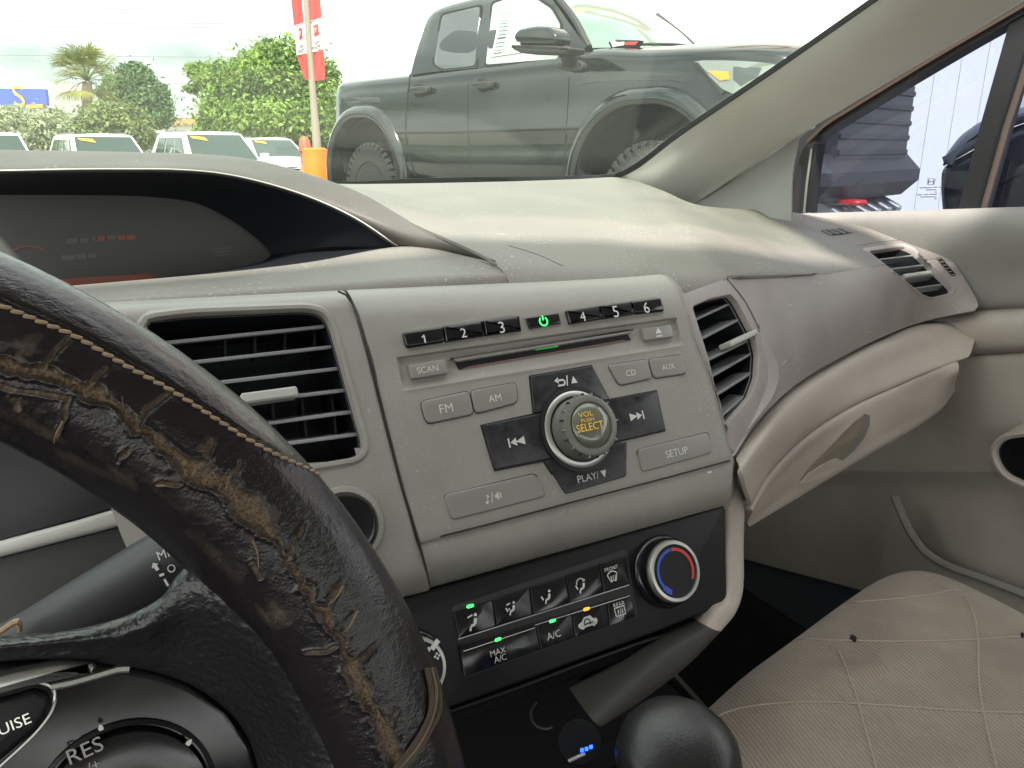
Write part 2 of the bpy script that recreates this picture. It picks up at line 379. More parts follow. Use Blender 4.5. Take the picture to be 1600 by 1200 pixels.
Mrow = [Y_(790, 430, .446), Y_(850, 428, .446), Y_(940, 431, .446), Y_(1000, 434, .447), Y_(1050, 438, .452), Y_(1095, 437, .455), VP.px(1136, 434), Z_(1300, 427, -.124), Z_(1372, 415, -.125), Z_(1440, 404, -.126), X_(1490, 408, .905)]
backr, Mrow = np.array(backr), np.array(Mrow)
cwn = np.array([1, 1, 1, 1, .8, .6, .5, .3, .2, .1, 0])
def mid(t, b, first):
    m = backr*(1-t)+Mrow*t; m[:, 2] += b*cwn; m[0] = first; return m
drop = Mrow+V3(0, -.012, -.012); drop[6:] = Mrow[6:]+V3(0, -.0006, -.0006)
toprows = [backr+V3(0, .05, -.03), backr, mid(.25, .004, Y_(524, 288, .86)), mid(.5, .008, Y_(556, 299.5, .70)), mid(.75, .009, Y_(640, 346.5, .585)), mid(.93, .006, Y_(774, 411, .458)), Mrow, drop]
_g0 = loftg(toprows, 7, 8); top0 = mk('tmp0', _g0.reshape(-1, 3), grid_faces(*_g0.shape[:2]), M['dark'])
top = loft('top_panel', toprows, M['dash_top'], dash, 9, 12, thick=.002, cuts=[[(p[0]+(p[0]-1425)*.06, p[1]+(p[1]-425)*.10) for p in vent3_px]], angle=50)
lr0 = [Y_(100, 479, .446), Y_(250, 467.5, .446), Y_(400, 457, .446), Y_(540, 447, .446), Y_(700, 436, .446), Y_(792, 430, .446)]
lr1 = [Y_(60, 455.5, .576), Y_(180, 445, .577), Y_(330, 431, .577), Y_(480, 413, .579), Y_(622, 387.5, .584), Y_(776, 410.6, .458)]
lw_ = [1, 1, 1, 1, .6, 0]
loft('front_lip', [[p+V3(0, .02, -.02) for p in lr1], lr1, [a*.6+b*.4+V3(0, 0, .003*w) for a, b, w in zip(lr1, lr0, lw_)], [a*.15+b*.85+V3(0, 0, .002*w) for a, b, w in zip(lr1, lr0, lw_)], lr0, [p+V3(0, -.006, -.012) for p in lr0]], M['dash_top'], dash, 5, 8, thick=.002, angle=50)
# passenger front
E_ = [VP.px(1147, 712), Z_(1170, 676, -.2), Z_(1200, 635, -.2), Z_(1257, 591, -.2), Z_(1315, 557, -.2), Z_(1385, 523, -.2), Z_(1450, 501, -.2), Z_(1526, 481, -.19)]
def colp(*p): return [AX(a, b, c, d) for a, b, c, d in p]
Mc = cr(Mrow, 10)
pc = [[Mrow[6], VP.px(1166, 472), VP.px(1194, 528), VP.px(1213, 578), VP.px(1208, 612), VP.px(1180, 658), VP.px(1147, 713)]]
def pcol(m, r1, r2, r3, r4, r5, e, z=(-.122, -.142, -.160, -.176, -.189, -.197, -.2)):
    return [m]+[Z_(*q, zz) for q, zz in zip((r1, r2, r3, r4, r5, e), z[1:])]
pc.append(pcol(Mc[63], (1210, 470), (1232, 515), (1240, 553), (1236, 586), (1213, 616), (1184, 658)))
pc.append(pcol(Mc[66], (1256, 467), (1270, 507), (1276, 538), (1274, 562), (1263, 577), (1245, 600)))
pc.append(pcol(Mc[70], (1316, 460), (1326, 493), (1331, 519), (1332, 537), (1327, 549), (1313, 559)))
pc.append(pcol(Mc[80], (1384, 446), (1392, 474), (1397, 494), (1398, 506), (1394, 515), (1384, 524)))
pc.append(pcol(Mc[90], (1450, 433), (1457, 455), (1462, 472), (1464, 484), (1461, 491), (1452, 500)))
pc.append([Mrow[10], X_(1506, 433, .91), X_(1517, 452, .912), X_(1524, 464, .912), X_(1527, 472, .91), X_(1528, 478, .906), X_(1522, 485, .90)])
for ci in range(1, 6):
    m_, e_ = pc[ci][0], pc[ci][6]; wy, wz = {1: (.52, .055), 2: (.28, .038)}.get(ci, (.04, .022)); c_ = V3(m_[0]*.55+e_[0]*.45, e_[1]*(1-wy)+m_[1]*wy, m_[2]-wz)
    for k in range(1, 6): t = (k/6)**.85; pc[ci][k] = (1-t)**2*m_+2*t*(1-t)*c_+t*t*e_
rows = [[c[i] for c in pc] for i in range(7)]
_g = loftg(rows, 8, 8); tmp = mk('tmp', _g.reshape(-1, 3), grid_faces(*_g.shape[:2]), M['dark']); VP3 = plane_hits(tmp, [(1350, 425), (1400, 430), (1440, 472), (1500, 450), (1502, 462), (1470, 470), (1420, 460)], o2=top, pts2=[(1345, 392), (1350, 400), (1405, 381), (1425, 382), (1380, 384)]);  
def surf(p, objs): 
    r_ = [h for o_ in objs for h in hits(o_, [p]) if h is not None]; return min(r_, key=lambda h: np.linalg.norm(h-CAM)) if r_ else VP3.px(*p)
_o3 = [(1346, 391), (1408, 381.5), (1434, 385), (1500, 450), (1494, 461), (1456, 470), (1433, 464)]
def dens(P, k=6): P = [np.array(p, float) for p in P]; return [tuple(P[i]*(1-t/k)+P[(i+1) % len(P)]*(t/k)) for i in range(len(P)) for t in range(k)]
_i3 = rpoly(vent3_px, 5, 4); _i3 = dens(_i3, 2)
v3c = np.mean(np.array(vent3_px, float), 0)
v3rings = []
for sc3, off3 in ((1.16, -.0012), (1.13, .0004), (1.07, .0012), (1.01, .0008), (1.0, -.0004), (1.0, -.006), (.97, -.03)): v3rings.append([surf(tuple(v3c+(np.array(p)-v3c)*sc3), (tmp, top0))+VP3.n*off3 for p in _i3])
v3louv = [[surf(p, (tmp, top0))-VP3.n*.004 for p in ab] for ab in (((1370, 403), (1430, 396)), ((1388, 418), (1446, 411)), ((1406, 433), (1462, 426)), ((1426, 448), (1477, 441)))]
v3tab = [surf(p, (tmp, top0))-VP3.n*.001 for p in ((1412, 432), (1454, 426))]
bpy.data.objects.remove(tmp); bpy.data.objects.remove(top0)
loft('passenger_panel', rows, M['dash_pink'], dash, 14, 14, cuts=[[(p[0]+(p[0]-1425)*.06, p[1]+(p[1]-425)*.10) for p in vent3_px]], thick=.002, angle=60)
for nm_, o_, ln_, r_, m_ in [('seam', top, [(795, 384), (840, 398), (880, 416)], .00035, 'rubber'), ('seam', top, [(1339, 384), (1385, 377), (1428, 373)], .0003, 'rubber')]:
    P = [h for h in hits(o_, cr(np.array(ln_, float), 6)) if h is not None]; V, F = tube_geo(P, r_, 5); mk(nm_, V, F, M[m_], dash)
ppo = bpy.data.objects['passenger_panel']
M['scratch'] = mat('pale_scratch', (.55, .50, .47), .6)
for ln_ in ([(1314, 538), (1317, 546), (1316, 553)], [(1332, 526), (1336, 533), (1336, 539)], [(1353, 520), (1361, 519), (1366, 526)], [(1407, 497), (1414, 500), (1417, 506)], [(1437, 490), (1441, 496), (1440, 501)], [(1257, 582), (1259, 588)], [(1293, 505), (1298, 516), (1303, 528)], [(1316, 446), (1326, 443)], [(1230, 478), (1239, 476)], [(1375, 512), (1380, 516)], [(1222, 570), (1230, 562)]):
    P = [h for h in hits(ppo, cr(np.array(ln_, float), 4)) if h is not None]
    if len(P) > 2: V, F = tube_geo(P, np.interp(np.arange(len(P)), [0, len(P)/2, len(P)-1], [.00012, .0003, .0001]), 5); mk('scratch', V, F, M['scratch'], ppo)
# glove box band and door
Er = rows[-1]
gp = [(1147, 745), (1176, 771), (1197, 736), (1236, 697), (1292, 655), (1390, 606), (1450, 580), (1507, 562)]
def zr(pts, zs): return [Z_(p[0], p[1], z) for p, z in zip(pts, zs)]
b0 = zr([(1150, 717), (1176, 676), (1236, 609), (1309, 562), (1380, 527), (1450, 503), (1525, 484)], [-.206]*7)
b1 = zr([(1158, 735), (1186, 694), (1246, 625), (1318, 576), (1390, 540), (1460, 514), (1528, 499)], [-.206, -.206, -.207, -.207, -.206, -.206, -.205])
b2 = zr([(1166, 762), (1196, 716), (1256, 652), (1326, 602), (1400, 566), (1470, 540), (1523, 530)], [-.222, -.222, -.222, -.222, -.222, -.22, -.217])
b3 = zr([(1172, 790), (1199, 742), (1256, 683), (1330, 635), (1400, 603), (1464, 576), (1510, 560)], [-.245, -.243, -.243, -.242, -.24, -.237, -.232])
b3b = [p+V3(0, .012, -.002) for p in b3]
loft('glove_box_band', [b0, b1, b2, b3, b3b], M['glove'], dash, 6, 10, thick=.003, angle=50)
g0 = zr([(1174, 796), (1201, 746), (1258, 687), (1331, 639), (1400, 607), (1456, 581), (1496, 566)], [-.248, -.246, -.245, -.244, -.242, -.239, -.234])
g1 = zr([(1172, 806), (1210, 757), (1266, 705), (1336, 662), (1405, 628), (1460, 600), (1498, 580)], [-.262, -.262, -.26, -.258, -.255, -.252, -.242])
g2 = zr([(1168, 818), (1225, 772), (1290, 728), (1350, 694), (1420, 657), (1468, 626), (1492, 600)], [-.285, -.286, -.285, -.282, -.28, -.272, -.262])
g2[0] = g2[0]; g3 = zr([(1168, 823), (1227, 790), (1296, 748), (1356, 712), (1424, 673), (1470, 640), (1490, 612)], [-.298, -.302, -.302, -.299, -.295, -.286, -.274])
g4 = [p+V3(0, .10, -.01) for p in g3]
gdoor = loft('glove_box_door', [[p+V3(0, .012, 0) for p in g0], g0, g1, g2, g3, g4], M['glove'], dash, 6, 10, thick=.003, angle=50)
# latch pull: flat decals, the recess's shade put into a darker brown
GP = plane_hits(gdoor, [(1260, 735), (1290, 710), (1330, 690), (1345, 660), (1310, 700), (1300, 725)])
hp = [(1254, 751), (1284, 712), (1326, 670), (1352, 648), (1356, 662), (1342, 690), (1310, 728)]
decal_on('latch_recess_shade', gdoor, [(1249, 751), (1262, 733), (1280, 714), (1300, 694), (1320, 673), (1338, 656), (1350, 648), (1357, 650), (1355, 664), (1346, 684), (1330, 703), (1308, 722), (1280, 738)], .0006, mat('latch_shadow_plastic', (.20, .165, .125), .5), gdoor)
decal_on('latch_edge', gdoor, [(1350, 647), (1358, 649), (1357, 664), (1349, 684), (1333, 704), (1310, 724), (1308, 721), (1328, 702), (1343, 683), (1352, 664), (1352, 652)], .0012, M['knobgrey'], gdoor)
decal_on('latch_handle', gdoor, [(1246, 756), (1262, 738), (1284, 724), (1304, 716), (1313, 719), (1300, 733), (1276, 748)], .0030, M['glove'], gdoor)
# defroster grille
DP = plane_hits(top, [(1290, 356), (1350, 352), (1300, 372), (1350, 368), (1270, 362)])
dg = slab('defroster_grille', defr_px, DP, -.004, .0006, 0, M['dark'], dash)
for i in range(7):
    t = i/6; a = np.array(defr_px, float); p = a[0]*(1-t)+a[1]*t; q = a[3]*(1-t)+a[2]*t; P1, P2 = DP.px(*p, .0008), DP.px(*q, .0008)
    V, F = tube_geo([P1, P2], .0010, 6); mk('slat', V, F, M['dash_top'], dg)

# centre panel
def lerp(a, b, t): return (a[0]+(b[0]-a[0])*t, a[1]+(b[1]-a[1])*t)
TS = [0, .004, .03, .076, .084, .25, .5, .75, .955, .965, .985, .997, 1]
def prow(Lp, Rp, off, inner=None):
    r = [RP.px(*Lp, off-.02)]
    for t in TS:
        o = off
        if inner is not None and .08 < t < .96: o = inner
        if t == 0: o = off-.0006
        if t == 1: o = off-.004
        r.append(RP.px(*lerp(Lp, Rp, t), o))
    r += [RP.px(*Rp, off-.012)+V3(.002, 0, 0), RP.px(*Rp, off-.04)+V3(.004, 0, 0)]
    return r
prs = [prow((537, 449), (1030, 428), -.045), prow((540, 452), (1038, 431), -.030), prow((544, 457), (1046, 436), -.015), prow((550, 468), (1056, 447), -.006), prow((558, 487), (1064, 465), -.0012),
       prow((566, 515), (1069, 482), 0), prow((581, 562), (1074, 492), 0), prow((581.5, 564.5), (1074.5, 494), 0, -.0005), prow((582, 567), (1075, 496), 0, -.0030),
       prow((586, 585), (1078, 510), 0, -.0028), prow((591, 614.5), (1083, 534.3), 0, -.0012), prow((591.5, 617), (1084, 536.5), 0, .0006), prow((592.5, 620), (1085, 539.5), 0, .0003), prow((593.5, 625), (1086, 544), 0),
       prow((608, 680), (1108, 595), 0), prow((630, 765), (1128, 660), 0), prow((655, 847), (1143, 717), 0), prow((656, 852), (1145, 722), -.0012), prow((659, 862), (1146, 733), -.0012),
       prow((665, 886), (1144, 762), -.003), prow((669, 903), (1140, 779), -.007), prow((672, 918), (1136, 793), -.017), prow((672, 922), (1134, 797), -.035)]
loft('centre_panel', prs, M['centre'], dash, 4, 1, angle=40)
# panel round the driver-side centre vent
def q2(Lp, Rp, off): return [RP.px(*lerp(Lp, Rp, t), off-(.001 if t == 1 else 0)) for t in (0, .2, .4, .6, .8, .985, 1)]+[RP.px(*Rp, off-.02)]
ds = [q2((40, 478), (531, 452), -.035), q2((40, 480), (535, 455), -.020), q2((42, 484), (541, 462), -.006), q2((46, 492), (549, 474), -.001), q2((50, 510), (557, 495), 0), q2((100, 640), (590, 620), 0),
      q2((160, 760), (620, 735), 0), q2((200, 860), (648, 835), 0), q2((260, 960), (664, 893), -.003), q2((270, 980), (668, 910), -.007), q2((280, 1000), (670, 926), -.017), q2((285, 1005), (671, 930), -.035)]
loft('driver_vent_panel', ds, M['centre'], dash, 6, 8, cuts=[vent1_px], angle=40)
V, F = tube_geo([RP.px(*p, .0002) for p in [(528, 455), (541, 461), (551, 476), (560, 498), (580, 565), (608, 680), (631, 768), (655, 848), (666, 888), (672, 916)]], .0006, 6)
mk('seam', V, F, M['rubber'], dash)
V, F = tube_geo([RP.px(*p, .0001) for p in [(688, 838.3), (760, 820), (900, 783), (1040, 747), (1140, 719.5)]], .0005, 6)
mk('seam', V, F, M['rubber'], dash)

# resampling of outlines by polar angle, for rings round openings
def polar(Q, c, N=120):
    Q = np.asarray(Q, float); o = []
    for k in range(N):
        a = 2*pi*k/N; d = np.array([cos(a), sin(a)]); best = None
        for i in range(len(Q)):
            p, q = Q[i]-c, Q[(i+1) % len(Q)]-c; e = q-p; den = d[0]*e[1]-d[1]*e[0]
            if abs(den) < 1e-12: continue
            t = (p[0]*e[1]-p[1]*e[0])/den; u = (p[0]*d[1]-p[1]*d[0])/den
            if t > 0 and -1e-6 <= u <= 1+1e-6: best = t if best is None else max(best, t)
        o.append(c+d*best)
    return np.array(o)
def ring(name, pl, outs, c, m, parent, angle=40, N=120, **k):
    V = []
    for Q, h in outs: V += [pl.pt(p[0], p[1], h) for p in polar(Q, c, N)]
    return mk(name, V, grid_faces(len(outs), N, True), m, parent, angle=angle, **k)
def vent(label, px, pl, hole_r, outer, louv, tabspec, m_bezel, bw, bh, depth=.045, vanes=(), lh=-.006, outer_h=-.001):
    c3 = pl.px(*np.mean(np.array(px), 0)); v = thing('air_vent', label, 'air vent', c3, 'dashboard air vents')
    Q = rpoly([pl.st(*p) for p in px], hole_r, 5); 
    if area2(Q) < 0: Q = Q[::-1]
    c = Q.mean(0)
    O = rpoly([pl.st(*p) for p in outer], hole_r*1.6, 5) if outer is not None else inset(Q, -bw)
    ring('bezel', pl, [(O, outer_h-.01), (O, outer_h), (polar(O, c)*.3+polar(inset(Q, -.0015), c)*.7, bh), (inset(Q, -.0006), bh), (Q, bh-.0008), (inset(Q, .0004), -.006)], c, m_bezel, v)
    ring('housing', pl, [(inset(Q, .0003), -.0035), (inset(Q, .001), -depth*.6), (inset(Q, .006), -depth)], c, M['dark'], v)
    slab('back_plate', inset(Q, .004), pl, -depth-.004, -depth*.95, 0, M['dark'], v, world2d=True)
    for a, b in louv:
        A, B = pl.px(*a, lh), pl.px(*b, lh); s = unit(B-A); n2 = unit(pl.n-s*(pl.n@s)); u2 = np.cross(n2, s)
        dn = unit(n2*.97-u2*.22) if u2[2] > 0 else unit(n2*.97+u2*.22); uu = np.cross(dn, s)
        V, F = bbox_geo((A+B)/2-dn*.008, (np.linalg.norm(B-A)/2, .0010, .008), .0004, np.stack([s, uu, dn], 1)); mk('louver', V, F, M['louver'], v, angle=20)
    for a, b in vanes:
        A, B = pl.px(*a, -.022), pl.px(*b, -.022); s = unit(B-A); V, F = bbox_geo((A+B)/2, (np.linalg.norm(B-A)/2, .0007, .008), .0003, np.stack([s, np.cross(pl.n, s), pl.n], 1)); mk('vane', V, F, M['dark'], v, angle=20)
    if tabspec:
        a, b, th = tabspec; A, B = pl.px(*a, lh+.003), pl.px(*b, lh+.003); s = unit(B-A); n2 = unit(pl.n-s*(pl.n@s)); u2 = np.cross(n2, s)
        V, F = bbox_geo((A+B)/2, (np.linalg.norm(B-A)/2, th, .0055), .001, np.stack([s, u2, n2], 1)); mk('adjuster_tab', V, F, M['tab'], v, angle=20)
    return v
def lv(pairs): return [(tuple(a), tuple(b)) for a, b in pairs]
vent('large black air vent left of the radio, partly behind the steering wheel', vent1_px, RP, .006, None,
     [((238, 538), (507, 510)), ((242, 573), (518, 542)), ((250, 609), (528, 576)), ((258, 644), (539, 610)), ((270, 682), (549, 644)), ((280, 716), (558, 679))], ((375, 626), (463, 614), .0028), M['centre'], .0048, .0016,
     vanes=[((350+46*k, 536-4*k), (350+46*k, 566-4*k)) for k in range(4)]+[((330+46*k, 640-4*k), (338+46*k, 700-4*k)) for k in range(5)])
vent('tall narrow air vent with steep louvers right of the radio', vent2_px, VP, .003, [(1060, 462), (1137, 434), (1166, 472), (1194, 528), (1213, 578), (1208, 612), (1180, 658), (1147, 712), (1128, 640), (1085, 520)],
     [((1080, 503), (1148, 471)), ((1088, 534), (1163, 495)), ((1098, 567), (1178, 528)), ((1108, 591), (1184, 547)), ((1116, 620), (1184, 577)), ((1126, 652), (1176, 610))], ((1133, 541), (1175, 521), .0022), M['dash_pink'], .005, .0012, lh=-.005)
VP3 = VP3.off(.0005)
v3 = thing('air_vent', 'small parallelogram air vent at the far right end of the dashboard by the door', 'air vent', v3rings[0][0], 'dashboard air vents')
n3_ = len(v3rings[0]); mk('bezel', np.vstack(v3rings[:6]), grid_faces(6, n3_, True), M['dash_pink'], v3, angle=50); mk('housing', np.vstack(v3rings[5:]), grid_faces(2, n3_, True)+[tuple(n3_+k for k in range(n3_))], M['dark'], v3)
for A_, B_ in v3louv:
    s_ = unit(B_-A_); n2_ = unit(VP3.n-s_*(VP3.n@s_)); V, F = bbox_geo((A_+B_)/2-n2_*.004, (np.linalg.norm(B_-A_)/2, .0011, .005), .0004, np.stack([s_, np.cross(n2_, s_), n2_], 1)); mk('louver', V, F, M['louver'], v3, angle=20)
A_, B_ = v3tab; s_ = unit(B_-A_); n2_ = unit(VP3.n-s_*(VP3.n@s_)); V, F = bbox_geo((A_+B_)/2, (np.linalg.norm(B_-A_)/2, .0026, .003), .0008, np.stack([s_, np.cross(n2_, s_), n2_], 1)); mk('adjuster_tab', V, F, M['tab'], v3, angle=20)
VP3b = plane_hits(bpy.data.objects['passenger_panel'], [(1460, 410), (1480, 412), (1497, 440), (1480, 440), (1470, 425)])
sp = slab('side_defogger', [(1462, 403), (1470, 402), (1494, 430), (1488, 432)], VP3b, -.004, .0008, .0003, M['dark'], dash, rnd=.002)
for i in range(6):
    a, b = (1462+4.6*i, 405+5*i), (1470+4.4*i, 404+5*i); V, F = tube_geo([VP3b.px(*a, .001), VP3b.px(*b, .001)], .0005, 5); mk('slat', V, F, M['dash_pink'], sp)

# instrument hood and display
o_top = [(-60, 266), (0, 266.5), (105, 264.5), (200, 264), (280, 265), (350, 271.5), (420, 287), (490, 310), (556, 341), (621, 384)]
yy = [.60, .60, .60, .605, .61, .617, .617, .612, .60, .584]
r_front = [Y_(*p, y) for p, y in zip(o_top, yy)]
outer = [(-60, 233), (0, 234), (105, 235.5), (230, 238), (320, 241), (395, 249), (470, 268), (560, 300), (640, 345), (776, 408)]
oy = [.665, .665, .665, .67, .675, .675, .66, .635, .59, .458]
r_out = [Y_(*p, y) for p, y in zip(outer, oy)]
midr = [Y_(p[0]*.5+q[0]*.5, (p[1]*.55+q[1]*.45), (a*.6+b*.4)-.006) for p, q, a, b in zip(o_top, outer, yy, oy)]
r_tail = [p+V3(0, .02, -.006) for p in r_out]; r_tail2 = [V3(p[0]+.01, p[1]+.04, min(p[2], .95)-.05) for p in r_out]
lip = [p+V3(0, .003, -.0022) for p in r_front]
in1 = [p+V3(0, .02, -.001) for p in r_front]
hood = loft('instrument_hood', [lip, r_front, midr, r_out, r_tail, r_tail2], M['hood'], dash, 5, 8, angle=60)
V, F = tube_geo(cr([p+V3(0, -.0004, 0) for p in r_front], 6), .0006, 6); mk('hood_edge', V, F, M['tab'], hood)  # pale tube draws the highlight along the hood's front edge
YS = .70
scr_top = [(-60, 308), (0, 307), (105, 306.5), (210, 307), (262, 310), (308, 318), (350, 337), (385, 360), (413, 383), (424, 398)]
s_top = [Y_(*p, YS-.02*(i/9)) for i, p in enumerate(scr_top)]
bot = [(-60, 466), (0, 460), (60, 455), (108, 451), (180, 444.5), (245, 438.5), (330, 430.5), (420, 421), (520, 407), (621, 386.5)]
b_bot = [Y_(*p, y) for p, y in zip(bot, [.575, .576, .577, .577, .577, .577, .578, .578, .58, .584])]
s_bot = [p+V3(0, .10, .006) for p in b_bot]
loft('hood_tunnel', [in1 if False else lip, [a*.5+b*.5+V3(0, 0, .004) for a, b in zip(lip, s_top)], s_top], M['dark'], dash, 5, 8, thick=.001)
fl = [Y_(p[0], p[1], .578) for p in bot]
fl_b = [Y_(-60, 470, .69), Y_(0, 460, .69), Y_(60, 452, .69), Y_(108, 446, .69), Y_(180, 440, .69), Y_(245, 434, .69), Y_(330, 424, .69), Y_(400, 412, .685), Y_(418, 404, .68), Y_(424, 398, .68)]
loft('hood_floor', [b_bot, [a*.5+b*.5 for a, b in zip(b_bot, fl_b)], fl_b], M['dark'], dash, 4, 8, thick=.001)
V, F = tube_geo(cr([p+V3(0, -.001, .0) for p in b_bot], 5), .0007, 6); mk('seam', V, F, M['rubber'], dash)
lipd = [p+V3(0, .004, -.012) for p in b_bot]
dispY = .688
SP = Plane(Y_(200, 380, dispY), (1, 0, 0), (0, .12, 1))
scr = slab('display_screen', [(-60, 303), (0, 303), (105, 303), (210, 303.5), (262, 307), (308, 315), (350, 334), (385, 357), (413, 380), (428, 400), (400, 416), (245, 440), (0, 470), (-60, 476)], SP, -.004, 0, .0005, M['screen'], dash, rnd=.002)
V, F = polys(arcp(40, 0, 22, 27, 20, 155, 16)); place2d('dial_arc', V, F, SP, 44, 388, 52, M['screenorange'], scr, .0008, asp=.5)
for x0, x1, yy_, m_ in ((104, 122, 377, 'screenpale'), (125, 138, 376, 'screenpale'), (144, 150, 373, 'screenpale'), (152, 164, 373, 'screenorange'), (167, 182, 372, 'screenpale'), (184, 196, 372, 'screenorange'), (198, 212, 371.5, 'screenorange'), (96, 118, 403, 'screenpale'), (120, 136, 401, 'screenpale'), (138, 150, 400, 'screenpale')):
    slab('display_line', [(x0, yy_-4), (x1, yy_-4.5), (x1, yy_+3), (x0, yy_+3.5)], SP, 0, .0005, 0, M[m_], scr)
slab('warning_bar', [(95, 436), (235, 428), (235, 436), (95, 446)], SP, 0, .0006, 0, M['screenorange'], scr)
text('Fuel', SP, 236, 431, 26, M['screenorange'], scr, .0009)
for i in range(3): slab('gauge_mark', [(330+3*i, 388+5*i), (362-2*i, 386+5*i), (362-2*i, 388.5+5*i), (330+3*i, 390.5+5*i)], SP, 0, .0006, 0, M['screenpale'], scr)
# round black button below the vent
BP = RP
btn = lathe('start_button_bezel', [(.021, -.004), (.021, .001), (.020, .0025), (.0175, .003), (.0165, .0015), (.016, -.003)], BP.px(538, 822), BP.n, M['centre'], dash, 40)
lathe('round_button', [(.0155, -.004), (.0155, .004), (.0148, .0055), (.013, .006), (.004, .0056)], BP.px(538, 822), BP.n, M['gloss'], dash, 40)
# dark gap strips below the lip and the beige side strip of the console
side_o = [(1150, 745, .56), (1162, 785, .555), (1162, 850, .54), (1161, 922, .52), (1150, 957, .505), (1127, 986, .49), (1075, 1039, .465), (1005, 1093, .44), (942, 1134, .41), (900, 1170, .39)]
side_i = [(1132, 770, .545), (1134, 800, .54), (1134, 860, .525), (1133, 934, .505), (1122, 950, .495), (1104, 978, .485), (1052, 1010, .465), (992, 1062, .44), (925, 1124, .405), (888, 1158, .385)]
so_ = [D(*p) for p in side_o]; si_ = [D(*p) for p in side_i]
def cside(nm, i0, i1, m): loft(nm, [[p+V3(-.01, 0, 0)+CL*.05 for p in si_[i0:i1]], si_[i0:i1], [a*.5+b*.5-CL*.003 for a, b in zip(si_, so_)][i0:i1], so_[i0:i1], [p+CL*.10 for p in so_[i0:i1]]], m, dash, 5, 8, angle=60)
cside('console_side', 0, 6, M['glove']); cside('console_side_lower', 5, 9, mat('console_side_shaded', (.03, .027, .023), .6, bs=900, bstr=.2))  # lower part is the same plastic, its shadow put into a darker colour

# ================================================================== RADIO
radio = thing('car_radio', 'grey built-in car radio with black cross-shaped keypad, volume knob and numbered preset buttons', 'car radio', RP.px(850, 640))
def key(px, h0, h1, bev, m, rnd=.001, name='button', pl=RP, par=None): return slab(name, px, pl, h0, h1, bev, m, par or radio, rnd=rnd)
for pp, r in (([(622, 518), (806, 489), (814, 521), (634, 549)], .004), ([(878, 484), (1029, 463), (1040, 491), (888, 511)], .004), ([(816, 495), (872, 486), (878, 508), (824, 518)], .002)):
    key(pp, -.003, .0005, .0003, M['button'], r, 'preset_frame')
pl_ = [(626.5, 521), (690, 511.5), (752, 502.5), (809, 494.5)]; pb = [(633, 545.5), (694.5, 536), (756, 526.5), (813.5, 518.5)]
prn = [(881, 487), (934.6, 479), (984.5, 472), (1030, 466)]; prb = [(887, 508), (939, 500), (989, 492.5), (1036, 488)]
n = 1
for T, B in ((pl_, pb), (prn, prb)):
    for i in range(3):
        a, b, c, d = T[i], T[i+1], B[i+1], B[i]; g = .5
        k_ = key([(a[0]+g, a[1]), (b[0]-g, b[1]), (c[0]-g, c[1]), (d[0]+g, d[1])], -.002, .0030, .0016, M['gloss'], .0022 if (i == 0 and n < 4) or n == 6 else .0005, 'preset_button')
        cx = (a[0]+b[0]+c[0]+d[0])/4; cy = (a[1]+b[1]+c[1]+d[1])/4
        (text if n > 1 else (lambda s_, pl_2, x_, y_, w_, m_, k2, h_: icon([bar(1.2, -7, 1.2, 7, 2.6), [(2.4, 7), (.6, 7), (-3, 4.4), (-3, 2.2), (1, 4.4)]], pl_2, x_, y_, 4.8, m_, k2, h_)))(str(n), RP, cx+(1 if n < 4 else 0), cy+1, 8.5 if n > 1 else 3.2, M['white'], k_, .0031); n += 1
k_ = key([(820, 498), (871, 490.5), (875, 506.5), (826, 515)], -.002, .002, .0008, M['gloss'], .001, 'power_button')
icon(arcp(0, 0, 6.5, 9.5, 125, 415, 20)+[bar(0, 2, 0, 11, 3)], RP, 849, 501.5, 14, M['green'], k_, .0021)
k_ = key([(637, 571), (694, 561.5), (700.5, 584), (643, 593)], -.004, .0012, .0008, M['button'], .001, 'scan_button'); text('SCAN', RP, 668, 577, 33, M['white'], k_, .0013)
k_ = key([(1002, 514.5), (1046.6, 508), (1051.5, 527), (1008, 533)], -.004, .0012, .0008, M['button'], .001, 'eject_button'); icon([[(-6, 0), (6, 0), (0, 9)], bar(-6, -4, 6, -4, 2.5)], RP, 1029, 519, 10, M['white'], k_, .0013)
# disc slot: lip, dark mouth, reddish floor, lit bar
slot = slab('disc_slot', [(714, 565), (984, 521), (989, 530), (719, 576.5)], RP, -.012, -.0022, 0, M['dark'], radio)
slab('slot_floor', [(735, 571), (975, 530), (984, 531), (722, 576)], RP, -.003, -.0018, .0002, M['slotred'], slot)
slab('slot_lip', [(700, 561), (990, 514.5), (983, 521.5), (716, 565.5)], RP, -.0035, .0006, .0008, M['button'], radio, rnd=.001)
slab('slot_lamp', [(839, 539.5), (872, 534), (873.5, 541), (838, 546.5)], RP, -.002, -.0004, .0003, M['greenbar'], radio)
k = [('FM', [(656, 627.5), (732, 611), (740, 648), (666, 663)], (697, 638), 21), ('AM', [(734, 610.5), (806, 597.5), (808.5, 630), (742, 647.5)], (773, 622), 20),
     ('CD', [(948.5, 571), (1010, 561.5), (1018, 592), (967, 603)], (985.5, 582.5), 15), ('AUX', [(1012.5, 561), (1066, 554), (1072, 584.5), (1020.5, 592)], (1044, 573), 20),
     ('SETUP', [(994, 702.5), (1106, 675.5), (1112, 708), (1001, 739)], (1057.5, 706.5), 35)]
for s, pp, c, wd in k:
    k_ = key(pp, -.003, .0014, .0012, M['button'], .0035 if s not in ('CD',) else .003, 'button'); text(s, RP, c[0], c[1], wd, M['white'], k_, .0015)
    key([tuple(np.array(p)+(np.array(p)-np.mean(pp, 0))*np.array([.025, .05])) for p in pp], -.003, .00018, 0, M['rubber'], .0038, 'button_gap')
pp = [(692, 773.5), (836, 740), (853, 776), (704, 814)]; k_ = key(pp, -.003, .0014, .0012, M['button'], .0035, 'button')
